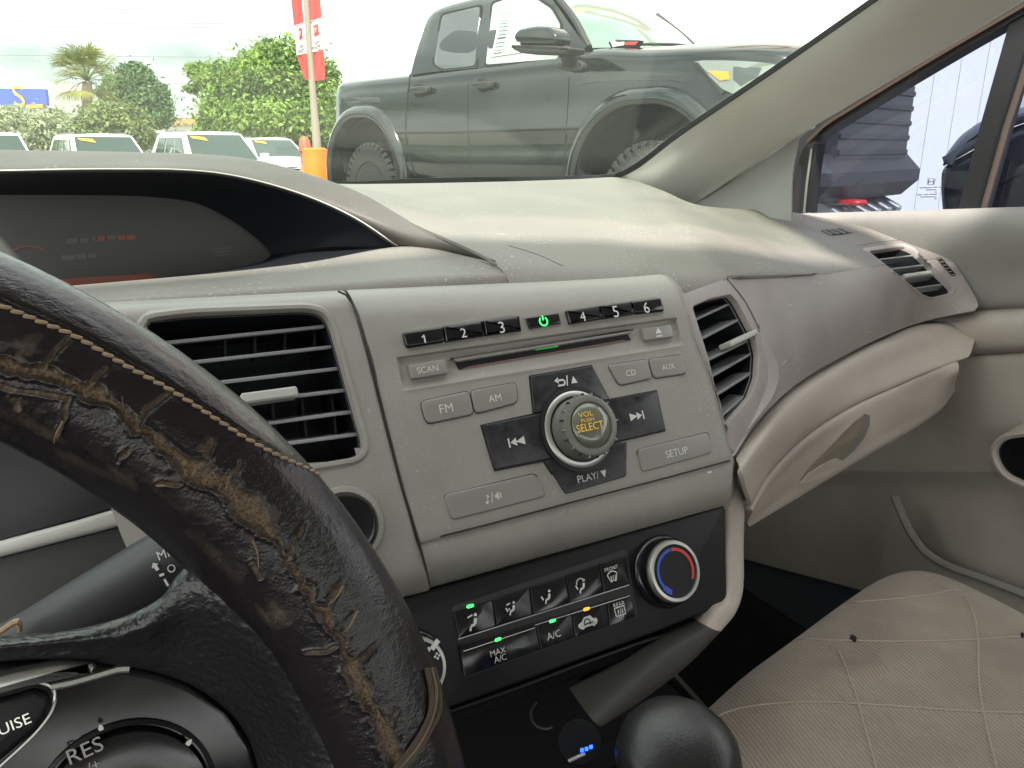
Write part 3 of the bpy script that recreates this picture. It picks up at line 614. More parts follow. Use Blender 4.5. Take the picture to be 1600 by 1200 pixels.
key([tuple(np.array(p)+(np.array(p)-np.mean(pp, 0))*np.array([.02, .05])) for p in pp], -.003, .00018, 0, M['rubber'], .0038, 'button_gap')
icon([disc(-15, -8, 3), bar(-12.6, -8, -12.6, 6, 1.6), bar(-12.6, 6, -8, 1, 2.2), bar(-5, -11, 0, 9, 1.8), [(4, -3), (7, -3), (12, -9), (12, 9), (7, 3), (4, 3)], bar(14, -5, 18, 5, 2), bar(18, -5, 14, 5, 2)], RP, 771, 777, 27, M['white'], k_, .0015)
# cross keypad
M['pad'] = mat('keypad_black', (.022, .022, .026), .36, .5, bs=250, bstr=.05, bdist=.0003, vs=160, vamt=.45, rvar=.1)
slab('keypad_recess', [(826, 587), (924, 570), (952, 623), (1026, 609), (1040, 674), (960, 693), (979, 691), (979, 746), (882, 775), (848, 722), (772, 737), (750, 664), (832, 646)], RP, -.004, .0002, 0, M['rubber'], radio)
k_ = key([(828, 588.5), (923, 572.5), (951, 625), (902, 634), (833, 645.5)], -.003, .0014, .0007, M['pad'], .001, 'keypad_key')
icon([bar(-17, 3, -6, 3, 2.6), [(-18, 3), (-12, 7.5), (-12, -1.5)]]+arcp(-6, -.5, 2.2, 4.8, -90, 90, 8)+[bar(-14, -4, -6, -4, 2.6), bar(0, -6, 3, 8, 1.8), [(7, -4), (17, -4), (12, 6)]], RP, 884, 595, 35, M['white'], k_, .0016)
k_ = key([(753, 665), (846, 646), (858, 700), (871, 714), (771, 734.5)], -.003, .0014, .0007, M['pad'], .002, 'keypad_key')
sk = [bar(-13, -6, -13, 6, 2.2), [(-11, 0), (-2, 5.5), (-2, -5.5)], [(-3, 0), (10, 5.5), (10, -5.5)]]
icon(sk, RP, 807, 690, 26, M['white'], k_, .0016)
k_ = key([(941, 626.5), (1024.5, 611), (1037.5, 672.5), (958, 692), (940, 660)], -.003, .0014, .0007, M['pad'], .001, 'keypad_key')
icon([[(-x, y) for x, y in p] for p in sk], RP, 995, 650, 22, M['white'], k_, .0016)
k_ = key([(850, 720.5), (880, 714), (940, 700), (977.5, 692), (977.5, 744.5), (882.5, 772.5)], -.003, .0014, .0007, M['pad'], .002, 'keypad_key')
text('PLAY/', RP, 919, 745.5, 34, M['white'], k_, .0016); icon([[(-6, 5), (6, 5), (0, -7)]], RP, 943.5, 740.5, 9.5, M['white'], k_, .0016)
# volume knob
kc = RP.px(903, 671, .001); px1 = mpp(RP, 903, 671)
kn = lathe('volume_knob', [(.0190, -.002), (.0190, .0135), (.0183, .0155), (.0165, .0163), (.0145, .0163), (.0140, .0158), (.0138, .0150)], kc, RP.n, M['knobgrey'], radio, 64)
s_ = 1200*0
rr = 50*px1
sc_ = rr/.0232
for ob in (kn,): 
    pass
lathe('knob_ring', [(rr*1.06, -.001), (rr*1.06, .0014), (rr*.99, .0026), (rr*.90, .0028), (rr*.86, .0010), (rr*.85, -.001)], kc, RP.n, M['silver'], radio, 64)
lathe('knob_recess', [(rr*1.15, -.001), (rr*1.15, .0018), (rr*1.07, .0018)], kc, RP.n, M['rubber'], radio, 48)
cap = lathe('knob_cap', [(.0132, .012), (.0132, .0160), (.0120, .0172), (.008, .0180), (.003, .0183)], kc, RP.n, M['capglass'], radio, 48)
KP = Plane(kc+RP.n*.0187, RP.s, RP.u)
for s, x, y, wd, as_ in (('VOL', 915, 647, 23, .80), ('PUSH', 918, 656, 20, .75), ('SELECT', 922, 666.5, 42, 1.1)): text(s, KP, x, y, wd, M['amber'], cap, 0, asp=as_)
for i in range(20):
    a = 2*pi*i/20; d = RP.s*cos(a)+RP.u*sin(a); V, F = box_geo(kc+d*.0186+RP.n*.0142, (.0012, .0003, .0014), np.stack([d, np.cross(RP.n, d), RP.n], 1)); mk('grip_notch', V, F, M['rubber' if i % 2 else 'silver'], kn, smooth=False)
slab('security_mark', [(1106, 737), (1113, 735.5), (1114, 738), (1107, 739.5)], RP, -.003, -.0008, 0, M['white'], radio)

# ================================================================== CLIMATE PANEL
CP = RP.off(-.012)
clim = thing('climate_panel', 'black climate control panel with lit green and orange lamps below the radio', 'climate control', CP.px(860, 960))
slab('panel', [(560, 975), (620, 938), (1134, 788), (1137, 936), (1122, 949), (1040, 984), (690, 1112), (600, 1145)], CP, -.03, 0, .002, M['black'], clim, rnd=.004)
slab('button_recess', [(704, 948), (978, 858), (996, 963), (724, 1060)], CP, -.002, .0004, 0, M['rubber'], clim, rnd=.002)
top1 = [(707, 957), (768, 937), (825.5, 918), (881.5, 900), (934, 881.5), (977, 867)]; bt1 = [(714, 998), (773, 978), (830, 960), (888, 942), (941, 926), (982, 914)]
def sub(T, B, i, g=.8): a, b, c, d = T[i], T[i+1], B[i+1], B[i]; return [(a[0]+g, a[1]), (b[0]-g, b[1]), (c[0]-g, c[1]), (d[0]+g, d[1])]
dx = 540; 
def person(extra): return [disc(3, 9, 2.6), bar(0, 5, -5, -7, 5), bar(3, 5, 6, -1, 2.6)]+extra
seatw = [disc(7, 10, 2.8), bar(6, 5, 3, -4, 5), bar(3, -4, -4, -5, 4), bar(-4, -5, -7, -12, 3.4)]
arrF = [bar(-12, 9, -3, 9, 2.4), [(-2, 9), (-6, 12), (-6, 6)]]; arrD = [bar(-8, 6, -8, 0, 2.4), [(-8, -4), (-11.5, 1), (-4.5, 1)]]; arrL = [bar(-13, 4, -10, -4, 3)]
shield = [bar(-10, 8, -10, 2, 2.2)]+arcp(-2, 6, 6, 8, 30, 200, 10)
ics = [seatw+[bar(-7, 9, 2, 11, 2.6)], seatw+arrL+[bar(-10, 9, -1, 11, 2.6), bar(-7, 2, -5, -2, 2.6)], seatw+arrL, seatw+arrL+arcp(-1, 6, 8, 10, 20, 190, 10)]
for i in range(5):
    k_ = slab('mode_button', sub(top1, bt1, i), CP, -.001, .0018, .0005, M['gloss'], clim, rnd=.0006)
    if i < 4: c = [(739, 972), (798, 951), (853.5, 933), (907, 915)][i]; icon(ics[i], CP, c[0], c[1], 17, M['white'], k_, .0019)
    else:
        text('FRONT', CP, 955, 888, 22, M['white'], k_, .0019, asp=1.0)
        icon(arcp(0, 0, 9, 10.6, 35, 145, 8)+arcp(0, -7, 4, 5.4, 35, 145, 6)+[bar(-8, 6, -4, -4, 1.4), bar(8, 6, 4, -4, 1.4)]+[bar(x, -3, x+1, 4, 1.2) for x in (-3.5, 0, 3.5)], CP, 957, 900.5, 17, M['white'], k_, .0019)
top2 = [(714, 1007), (834, 973), (891, 955), (946, 938), (984, 931)]; bt2 = [(723, 1057), (843, 1015), (896, 996), (950, 978), (992, 963)]
for i in range(4):
    k_ = slab('climate_button', sub(top2, bt2, i), CP, -.001, .0018, .0005, M['gloss'], clim, rnd=.0006)
    if i == 0: text('MAX', CP, 778, 1018, 25, M['white'], k_, .0019); text('A/C', CP, 781.5, 1028.5, 20, M['white'], k_, .0019)
    if i == 1: text('A/C', CP, 865, 992, 22, M['white'], k_, .0019)
    if i == 2: icon([[(-16, -3), (-15, 1), (-9, 3), (-4, 8), (6, 8), (10, 3), (15, 2), (16, -3), (12, -4)], disc(-9, -4, 3.2), disc(9, -4, 3.2)]+[bar(-14, -4, 14, -4, 3)], CP, 918, 972, 32, M['white'], k_, .0019); icon(arcp(0, 0, 3, 4.4, -40, 220, 10)+[bar(-4, -1, 7, -1, 1.4)], CP, 919, 971, 15, M['rubber'], k_, .0021)
    if i == 3: text('REAR', CP, 967, 944, 18, M['white'], k_, .0019); icon([bar(-8, 6, 8, 6, 1.5), bar(-8, -5, 8, -5, 1.5), bar(-8, 6, -8, -5, 1.5), bar(8, 6, 8, -5, 1.5)]+[bar(x, -3, x+.6, 3, 1.2) for x in (-3.5, 0, 3.5)]+[bar(x, -8, x, -5, 1) for x in (-3, 0, 3)], CP, 969, 956, 17, M['white'], k_, .0019)
for c, m in (((733.5, 947), 'green'), ((776, 999), 'green'), ((861, 970), 'green'), ((914, 951.5), 'orange_l')):
    x, y = c; slab('indicator_lamp', [(x-5, y-1.5), (x+5, y-4), (x+5, y+1), (x-5, y+4)], CP, 0, .0022, .0003, M[m], clim, rnd=.001)
for a, b in (((716, 999), (983, 914)), ((724, 1018), (836, 981)), ((836, 977), (984, 931))):
    V, F = tube_geo([CP.px(*a, .0019), CP.px(*b, .0019)], .00025, 5); mk('edge_glint', V, F, M['silver'], clim)
# temperature knob
def knob(name, cx, cy, r_px, hgt, pl, marks):
    s = mpp(pl, cx, cy); r = r_px*s; o = pl.px(cx, cy); k0 = lathe(name, [(r*1.22, -.001), (r*1.22, .002), (r*1.16, .0035), (r*1.10, .0040), (r*1.08, .010), (r*1.02, hgt*.6), (r, hgt-.001), (r*.97, hgt), (r*.86, hgt), (r*.83, hgt-.0008)], o, pl.n, M['gloss'], clim, 64)
    lathe('knob_ring', [(r*1.035, hgt*.60), (r*1.03, hgt-.0012), (r*.98, hgt+.0003), (r*.88, hgt+.0005), (r*.87, hgt-.0005)], o, pl.n, M['silver'], k0, 64)
    lathe('knob_face', [(r*.86, hgt-.002), (r*.86, hgt-.0003), (r*.5, hgt-.0001)], o, pl.n, M['black'], k0, 48)
    return k0, o, r
k0, o, r = knob('temperature_knob', 1037, 892.5, 38, .0125, CP, None)
FP = Plane(o+CP.n*.0127, CP.s, CP.u)
def ringmark(a0, a1, r0, r1, m, n=24):
    V, F = polys(arcp(0, 0, r0, r1, a0, a1, n)); W = np.array([FP.pt(v[0], v[1], 0) for v in V]); mk('scale_mark', W, F, m, k0, smooth=False)
ringmark(90, 215, r*.66, r*.76, M['bluep']); ringmark(-35, 88, r*.66, r*.76, M['red']); ringmark(212, 240, r*.62, r*.80, M['bluep'], 6)
slab('pointer', [(1027, 939), (1042, 930), (1053, 931), (1050, 937), (1036, 942)], CP, .003, .0065, .001, M['white'], k0, rnd=.001)
k0, o, r = knob('fan_knob', 640, 1042, 47, .0125, CP, None)
FP = Plane(o+CP.n*.0127, CP.s, CP.u)
for i in range(7): ringmark(150-i*17, 140-i*17, r*(.62-.01*i), r*(.70+.012*i), M['white'], 3)
icon([disc(0, 6, 3.4), disc(0, -6, 3.4), disc(6, 0, 3.4), disc(-6, 0, 3.4)], FP, 683, 1025, 11, M['white'], k0, 0)
V, F = box_geo(FP.pt(r*.93*cos(radians(38)), r*.93*sin(radians(38)), .0008), (.0028, .0012, .0006), np.stack([FP.s*cos(radians(38))+FP.u*sin(radians(38)), -FP.s*sin(radians(38))+FP.u*cos(radians(38)), FP.n], 1)); mk('pointer', V, F, M['white'], k0)

# ================================================================== LOWER CONSOLE, CHARGER, GEAR LEVER
cons = thing('centre_console', 'black open storage cubby of the centre console below the climate panel', 'console', CP.px(850, 1150, -.05))
slab('cubby_back', [(600, 1100), (1130, 930), (1150, 1200), (700, 1500)], RP, -.10, -.085, 0, M['dark2'], cons)
V, F = tube_geo([CP.px(*p, -.002) for p in [(684, 1118), (800, 1078), (900, 1040), (1000, 1004), (1045, 990)]], .0012, 6); mk('cubby_edge', V, F, M['black'], cons)
lw = [CP.px(684, 1122, -.01), CP.px(1040, 996, -.01)]
slab('cubby_roof', [(690, 1114), (1030, 992), (1025, 1018), (692, 1142)], CP, -.06, -.004, .002, M['dark2'], cons)
flr = np.array([V3(.12, .10, .60), V3(.38, .10, .60), V3(.38, .48, .62), V3(.12, .48, .62)])
V, F = bbox_geo((.245, .24, .53), (.125, .30, .055), .01); mk('console_body', V, F, M['dark2'], cons, angle=20)
sc0 = D(852, 1116, .45); V, F = tube_geo([sc0+CR*.0085*cos(t)+CU*.0085*sin(t) for t in np.linspace(2.2, 5.2, 16)], .0008, 6); mk('power_socket', V, F, M['stalk'], cons)
chg = thing('usb_charger', 'small black charger plugged in with blue light below the climate panel', 'charger', D(905, 1165, .39))
V, F = lathe_geo([(.0105, -.03), (.011, 0), (.0102, .003), (.008, .0036)], D(905, 1160, .39), -CL*.85+CU*.45-CR*.1, 28); mk('body', V, F, M['dark2'], chg)
GPc = Plane(D(905, 1160, .385)+(-CL*.004), CR, CU); slab('slot_trim', [(886, 1180), (912, 1168), (914, 1172), (888, 1184)], GPc, .004, .0055, .0003, M['silver'], chg)
for q in ((908, 1165), (915, 1163), (922, 1160)): slab('blue_lamp', [(q[0]-2.5, q[1]-1.5), (q[0]+2.5, q[1]-2.5), (q[0]+2.5, q[1]+1.5), (q[0]-2.5, q[1]+2.5)], GPc, .004, .0055, 0, M['blue_l'], chg)
gl = thing('gear_lever', 'glossy black leather gear knob in front of the passenger seat', 'gear lever', D(1055, 1200, .34))
kc2 = D(1056, 1196, .34); ax = unit(V3(0, -.25, 1)); a_, b_ = frame_of(ax)
V, F = lathe_geo([(.010, -.06), (.012, -.035), (.0165, -.022), (.0215, -.010), (.0242, .002), (.0240, .010), (.0215, .0175), (.0165, .0225), (.009, .0255), (.003, .0262)], kc2, ax, 48); q_ = V-kc2; V = kc2+q_*1.14+ax*((q_@ax)*-.26)[:, None]
M['leather_k'] = mat('gear_leather', (.014, .014, .015), .33, .5, bs=700, bstr=.35, bdist=.0004)
mk('knob', V, F, M['leather_k'], gl)
V, F = lathe_geo([(.006, -.16), (.006, -.055)], kc2, ax, 16); mk('shaft', V, F, M['silver'], gl)

# ================================================================== PASSENGER SEAT
seat = thing('passenger_seat', 'beige ribbed fabric front passenger seat with stitched seam lines and small burn holes', 'car seat', V3(.6, .15, .3))
STP = Plane(Z_(1300, 1060, -.40), (1, 0, 0), (0, 1, 0))
def seatmat():
    m = bpy.data.materials.new('seat_fabric'); m.use_nodes = True; n = m.node_tree; b = n.nodes['Principled BSDF']; b.inputs['Roughness'].default_value = .92; b.inputs['Specular IOR Level'].default_value = .15; b.inputs['Sheen Weight'].default_value = .3
    g = n.nodes.new('ShaderNodeNewGeometry'); mp = n.nodes.new('ShaderNodeMapping'); mp.inputs['Rotation'].default_value = (0, 0, .25); n.links.new(g.outputs['Position'], mp.inputs[0])
    wv = n.nodes.new('ShaderNodeTexWave'); wv.inputs['Scale'].default_value = 95; wv.inputs['Distortion'].default_value = 1.2; wv.inputs['Detail'].default_value = 2; wv.inputs['Detail Scale'].default_value = 1.5; n.links.new(mp.outputs[0], wv.inputs[0])
    nz = n.nodes.new('ShaderNodeTexNoise'); nz.inputs['Scale'].default_value = 1200; n.links.new(g.outputs['Position'], nz.inputs[0])
    ad = n.nodes.new('ShaderNodeMath'); ad.operation = 'ADD'; n.links.new(wv.outputs['Fac'], ad.inputs[0]); n.links.new(nz.outputs[0], ad.inputs[1])
    bp = n.nodes.new('ShaderNodeBump'); bp.inputs['Strength'].default_value = .4; bp.inputs['Distance'].default_value = .0012; n.links.new(ad.outputs[0], bp.inputs['Height']); n.links.new(bp.outputs[0], b.inputs['Normal'])
    n2 = n.nodes.new('ShaderNodeTexNoise'); n2.inputs['Scale'].default_value = 14; n2.inputs['Detail'].default_value = 7; n.links.new(g.outputs['Position'], n2.inputs[0])
    r = n.nodes.new('ShaderNodeValToRGB'); r.color_ramp.elements[0].position = .3; r.color_ramp.elements[0].color = (.28, .222, .180, 1); r.color_ramp.elements[1].position = .7; r.color_ramp.elements[1].color = (.40, .325, .265, 1)
    n.links.new(n2.outputs[0], r.inputs[0]); mx = n.nodes.new('ShaderNodeMixRGB'); mx.blend_type = 'MULTIPLY'; mx.inputs[0].default_value = .35; n.links.new(r.outputs[0], mx.inputs[1]); n.links.new(wv.outputs['Color'], mx.inputs[2]); n.links.new(mx.outputs[0], b.inputs['Base Color'])
    return m
M['seat'] = seatmat()
M['seatline'] = mat('seat_seam', (.40, .33, .275), .9, bs=900, bstr=.4)
outl = [(900, 1315), (985, 1205), (1090, 1097), (1160, 1033), (1300, 933), (1372, 886), (1418, 873), (1458, 875), (1510, 893), (1620, 945), (1760, 1040), (1900, 1180), (1750, 1600), (1200, 1800)]
Q = rpoly([STP.st(*p) for p in outl], .03, 6)
if area2(Q) < 0: Q = Q[::-1]
c0 = Q.mean(0); Vs = []; hs = [(-.13, -.006), (-.06, -.010), (-.030, -.007), (-.014, .002), (-.006, .012), (-.0015, .026), (0, .045)]
Qp = polar(Q, c0, 160); Qr = np.hypot(*(Qp-c0).T)[:, None]; sh_ = lambda d: c0+(Qp-c0)*(1-d*1.15/Qr)
for h, dd in hs: Vs.append(np.array([STP.pt(p[0], p[1], h) for p in sh_(dd)]))
last = sh_(.06)
for t in (.8, .6, .4, .2, .02): Vs.append(np.array([STP.pt(*(c0+(p-c0)*t), .004*sin(t*3)) for p in last]))
V = np.vstack(Vs); cushion = mk('cushion', V, grid_faces(len(Vs), 160, True)+[tuple((len(Vs)-1)*160+k for k in range(160))], M['seat'], seat, angle=0)
for ln in ([(1150, 1064), (1230, 1003), (1300, 1001), (1400, 1003), (1520, 1000), (1640, 992)], [(1100, 1132), (1140, 1112), (1200, 1101), (1280, 1098), (1400, 1104), (1500, 1111), (1640, 1116)], [(1310, 943), (1380, 938), (1450, 931), (1500, 924), (1520, 955), (1528, 1000), (1530, 1070), (1540, 1130), (1560, 1210)],
           [(1310, 1016), (1335, 1080), (1352, 1140), (1372, 1210)]):
    P = [h+V3(0, 0, .0006) for h in hits(cushion, cr(np.array(ln, float), 6)) if h is not None]
    if len(P) < 4: continue
    V, F = tube_geo(P, .0007, 6); mk('seam', V, F, M['seatline'], seat)
for q, r in (((1332, 1001), .8), ((1596, 996), .45)):
    slab('burn_hole', [(q[0]-8*r, q[1]-3*r), (q[0]+2*r, q[1]-4*r), (q[0]+8*r, q[1]+3*r), (q[0]+3*r, q[1]+3*r)], STP, 0, .0042, 0, M['rubber'], seat, rnd=.002)
# ================================================================== PASSENGER DOOR
door = thing('passenger_door', 'grey front passenger door with black window frame, beige arm band and map pocket', 'car door', V3(.93, .3, .5))
YA = [1.3, .92, .75, .6, .5, .4, .25, .0, -.6]
def drow(pts): return pts
def dr(x, zpx):    # a line along the door: x offset, and pixel at two spots giving z
    (p1, p2) = zpx; a, b = X_(*p1, x), X_(*p2, x); r = []
    for y in (.98, .85, .7, .58, .45, .2, -.3): t = (y-a[1])/(b[1]-a[1]); r.append(np.array([x, y, a[2]+(b[2]-a[2])*t]))
    return r
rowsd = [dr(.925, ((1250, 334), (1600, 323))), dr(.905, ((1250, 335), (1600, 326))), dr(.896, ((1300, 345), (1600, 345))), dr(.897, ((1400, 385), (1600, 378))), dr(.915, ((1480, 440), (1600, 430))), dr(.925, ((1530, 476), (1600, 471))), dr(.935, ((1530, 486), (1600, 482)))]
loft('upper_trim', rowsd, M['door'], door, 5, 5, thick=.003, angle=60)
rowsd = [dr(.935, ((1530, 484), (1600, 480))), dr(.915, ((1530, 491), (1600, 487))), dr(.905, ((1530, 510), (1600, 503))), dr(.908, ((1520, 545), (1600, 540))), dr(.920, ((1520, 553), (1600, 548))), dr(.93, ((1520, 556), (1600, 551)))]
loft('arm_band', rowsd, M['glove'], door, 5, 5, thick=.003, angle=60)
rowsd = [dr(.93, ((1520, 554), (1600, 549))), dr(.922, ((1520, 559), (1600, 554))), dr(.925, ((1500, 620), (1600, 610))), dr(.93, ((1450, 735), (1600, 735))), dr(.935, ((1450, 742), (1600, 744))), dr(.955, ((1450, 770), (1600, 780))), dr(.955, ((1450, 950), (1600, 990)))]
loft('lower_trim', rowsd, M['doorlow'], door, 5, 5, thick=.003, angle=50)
pk = [(1398, 775), (1408, 800), (1424, 833), (1446, 862), (1480, 884), (1530, 902), (1600, 929), (1680, 962)]
P = [X_(*p, .91) for p in pk]; P = [p*1.0 for p in cr(P, 5)]
V, F = tube_geo(P, .0055, 8); mk('pocket_rim', V, F, M['door'], door)
lowr = [p+V3(.0, -.02, -.05) for p in P]; upr = P
V = np.vstack([upr, [p+V3(.004, .01, -.15) for p in P], [p+V3(.03, .02, -.5) for p in P]]); mk('pocket_panel', V, grid_faces(3, len(P)), M['doorlow'], door)
hd = thing('door_pull', 'dark door pull cup with beige rim on the passenger door', 'door handle', X_(1590, 720, .88))
HP = Plane(X_(1590, 720, .885), (0, -1, 0), (0, 0, 1))
Q = [HP.st(*p) for p in [(1546, 700), (1562, 679), (1610, 672), (1680, 676), (1690, 770), (1610, 768), (1566, 748), (1549, 722)]]
Q = rpoly(Q, .012, 4); Q = Q if area2(Q) > 0 else Q[::-1]; cc = Q.mean(0)
ring('rim', HP, [(inset(Q, -.006), -.04), (inset(Q, -.001), -.004), (Q, 0), (inset(Q, .003), .001), (inset(Q, .0065), -.001), (inset(Q, .008), -.02)], cc, M['glove'], hd)
slab('cup', inset(Q, .007), HP, -.022, -.005, .0, M['gloss'], hd, world2d=True)
# window frame of the door
def bars(name, path, w1, th, m, parent, up=(1, 0, 0), ax=None):   # flat bar following a path; w1 half width in the plane, th half depth across
    P = np.asarray(path, float); n = len(P); T = np.gradient(P, axis=0); V = []
    for i in range(n):
        t = unit(T[i]); d = unit(np.asarray(up)-t*(np.asarray(up)@t)); e = np.cross(t, d); ww = w1[i] if hasattr(w1, '__len__') else w1
        for s, q in ((-1, -1), (1, -1), (1, 1), (-1, 1)): V.append(P[i]+e*ww*s+d*th*q)
    F = grid_faces(n, 4, True)+[(3, 2, 1, 0), tuple((n-1)*4+k for k in range(4))]; return mk(name, V, F, m, parent, smooth=False)
XW = .935
bars('window_bar', [X_(1522, 330, XW), X_(1560, 190, XW), X_(1608, 25, XW)], .0125, .012, M['rubber'], door)
bars('window_seal', [X_(1536, 328, XW-.012), X_(1572, 200, XW-.012), X_(1618, 60, XW-.012)], .0012, .004, mat('seal_tan', (.09, .06, .045), .4), door)
fpx = [(1240, 334), (1244, 290), (1252, 245), (1264, 222), (1290, 204), (1340, 172), (1420, 123), (1500, 75), (1600, 17), (1700, -45)]
bars('window_frame', cr([X_(*p, XW-.004) for p in fpx], 4), .0075, .012, M['rubber'], door)
bars('window_seal', cr([X_(p[0]-1+(2 if i < 3 else 0), p[1]-7 if i > 3 else p[1], XW-.02) for i, p in enumerate(fpx) if i > 2], 4), .002, .003, mat('seal_brown', (.06, .035, .025), .4), door)
bars('window_bar', [X_(1262, 332, XW), X_(1266, 290, XW), X_(1274, 232, XW)], .0018, .008, M['silver'], door)
bars('window_bar', [X_(1268, 332, XW), X_(1272, 290, XW), X_(1281, 225, XW)], .0028, .008, M['rubber'], door)
def glassmat(name, tint, dust, dustcol=(.8, .85, .8), rough=.0, ior=1.45):
    m = bpy.data.materials.new(name); m.use_nodes = True; n = m.node_tree; n.nodes.clear(); o = n.nodes.new('ShaderNodeOutputMaterial')
    t = n.nodes.new('ShaderNodeBsdfTransparent'); t.inputs[0].default_value = (*tint, 1); g = n.nodes.new('ShaderNodeBsdfGlossy'); g.inputs['Roughness'].default_value = rough
    f = n.nodes.new('ShaderNodeFresnel'); gf = n.nodes.new('ShaderNodeNewGeometry'); ir = n.nodes.new('ShaderNodeMapRange'); ir.inputs[3].default_value = ior; ir.inputs[4].default_value = 1/ior; n.links.new(gf.outputs['Backfacing'], ir.inputs[0]); n.links.new(ir.outputs[0], f.inputs[0]); mx = n.nodes.new('ShaderNodeMixShader'); n.links.new(f.outputs[0], mx.inputs[0]); n.links.new(t.outputs[0], mx.inputs[1]); n.links.new(g.outputs[0], mx.inputs[2])
    d = n.nodes.new('ShaderNodeBsdfTranslucent'); d.inputs[0].default_value = (*dustcol, 1); m2 = n.nodes.new('ShaderNodeMixShader'); 
    ge = n.nodes.new('ShaderNodeNewGeometry'); nz = n.nodes.new('ShaderNodeTexNoise'); nz.inputs['Scale'].default_value = 6; nz.inputs['Detail'].default_value = 8; n.links.new(ge.outputs['Position'], nz.inputs[0])
    mr = n.nodes.new('ShaderNodeMapRange'); mr.inputs[1].default_value = .3; mr.inputs[2].default_value = .7; mr.inputs[3].default_value = dust*.75; mr.inputs[4].default_value = dust*1.25; n.links.new(nz.outputs[0], mr.inputs[0]); n.links.new(mr.outputs[0], m2.inputs[0])
    n.links.new(mx.outputs[0], m2.inputs[1]); n.links.new(d.outputs[0], m2.inputs[2]); n.links.new(m2.outputs[0], o.inputs[0]); return m
M['windscreen'] = glassmat('windscreen_glass', (.85, .895, .86), .010, ior=1.13)
M['tinted'] = glassmat('tinted_door_glass', (.55, .58, .67), .01, (.6, .65, .8))
WP = Plane(X_(1400, 250, XW+.008), (0, -1, 0), (0, 0, 1))
qw = slab('quarter_glass', [(1268, 340), (1278, 225), (1300, 200), (1610, 12), (1524, 335)], WP, -.0015, .0015, 0, M['tinted'], door)
WP2 = WP
slab('door_glass', [(1530, 335), (1614, 30), (1900, -140), (1900, 330)], WP, -.0015, .0015, 0, M['tinted'], door)
M['etch'] = mat('glass_etching', (.10, .10, .13), .6)
PXP = Plane(WP.p0+WP.n*.002, WP.s, WP.u)
GM = [bar(-8, -7, -8, 7, 3), bar(8, -7, 8, 7, 3), bar(-8, 0, 8, 0, 2.4), bar(-12, 7, -10, -7, 1.4), bar(12, 7, 10, -7, 1.4), bar(-12, 8, 12, 8, 1.4), bar(-10, -8, 10, -8, 1.4)]
icon(GM, PXP, 1455, 284, 13, M['etch'], qw, 0)
for x0, x1, y in ((1437, 1456, 293.5), (1458, 1465, 292.5), (1467, 1471, 292.5), (1447, 1463, 296.7), (1461, 1464, 300), (1433, 1441, 304.5), (1444, 1450, 304), (1452, 1464, 303.5), (1438, 1463, 307.7), (1460, 1464, 310.5)):
    slab('etched_line', [(x0, y-.6), (x1, y-.8), (x1, y+.6), (x0, y+.8)], PXP, 0, .0002, 0, M['etch'], qw)
# ================================================================== WINDSCREEN AND PILLAR
a_px = [(962, 280, 1.18), (1060, 210, 1.05), (1200, 115, .88), (1365, 0, .74), (1460, -68, .66), (1600, -170, .56)]
b_px = [(1086, 319, 1.13), (1240, 216, .985), (1400, 120, .84), (1510, 55, .755), (1600, 0, .69), (1800, -125, .56)]
A = cr([D(*p) for p in a_px], 4); B = cr([D(*p) for p in b_px], 4); TC = lambda p, d: p+unit(CAM-p)*d
pil = thing('windscreen_pillar', 'beige plastic windscreen pillar rising to the upper right between windscreen and side window', 'car pillar', (A[0]+B[0])/2)
rows = [[TC(p, -.05) for p in A], [TC(p, -.003) for p in A], A, [TC(a*.86+b*.14, .010) for a, b in zip(A, B)], [TC(a*.62+b*.38, .020) for a, b in zip(A, B)], [TC(a*.3+b*.7, .016) for a, b in zip(A, B)], [TC(a*.06+b*.94, .004) for a, b in zip(A, B)], B, [TC(p, -.04) for p in B]]
loft('pillar_cover', rows, M['pillar'], pil, 5, 2, angle=70)
loft('pillar_foot', [[D(1086, 318, 1.132), D(1140, 284, 1.082), D(1200, 245, 1.022), D(1248, 213, .978)], [D(1087, 321, 1.125), D(1138, 306, 1.075), D(1194, 286, 1.015), D(1238, 270, .972)], [D(1088, 326, 1.12), D(1130, 332, 1.07), D(1185, 338, 1.015), D(1236, 345, .97)]], M['door'], pil, 5, 5, thick=.002)
ws = thing('windscreen', 'large faintly green dusty windscreen glass with black edge band above the dashboard', 'windscreen', V3(.2, .8, .97))
G0 = []
gA = [D(990, 335, 1.20)]+[D(a*.93+b*.07, c*.93+d*.07, t) for (a, c, t), (b, d, _) in zip(a_px, [(1086, 319, 0), (1230, 222, 0), (1400, 120, 0), (1510, 55, 0), (1600, 0, 0), (1800, -125, 0)])]
for p in gA:
    p = p+CL*.012; G0.append([V3(.2+(p[0]-.2)*u, p[1]+(1-u*u)*.09, p[2]) for u in (-1.45, -1, -.5, 0, .4, .75, 1)])
loft('glass', G0, M['windscreen'], ws, 3, 4, thick=.003, angle=60)
up = [Y_(440, 275, 1.04), Y_(535, 283.5, 1.045), Y_(640, 279, 1.045), Y_(800, 275.5, 1.045), Y_(935, 273.5, 1.03)]+[D(*p) for p in ((975, 266, 1.15), (1060, 204.5, 1.03), (1200, 109.5, .862), (1365, -6, .722), (1460, -74, .645), (1600, -177, .545))]
lo = [Y_(440, 290, 1.04), Y_(535, 297, 1.045), Y_(640, 294, 1.045), Y_(800, 289, 1.045), Y_(935, 281, 1.03)]+[D(*p) for p in ((980, 273, 1.15), (1062, 212, 1.03), (1202, 117, .862), (1367, 2, .722), (1462, -66, .645), (1602, -168, .545))]
loft('edge_band', [up, lo], M['rubber'], ws, 1, 4, thick=.003)

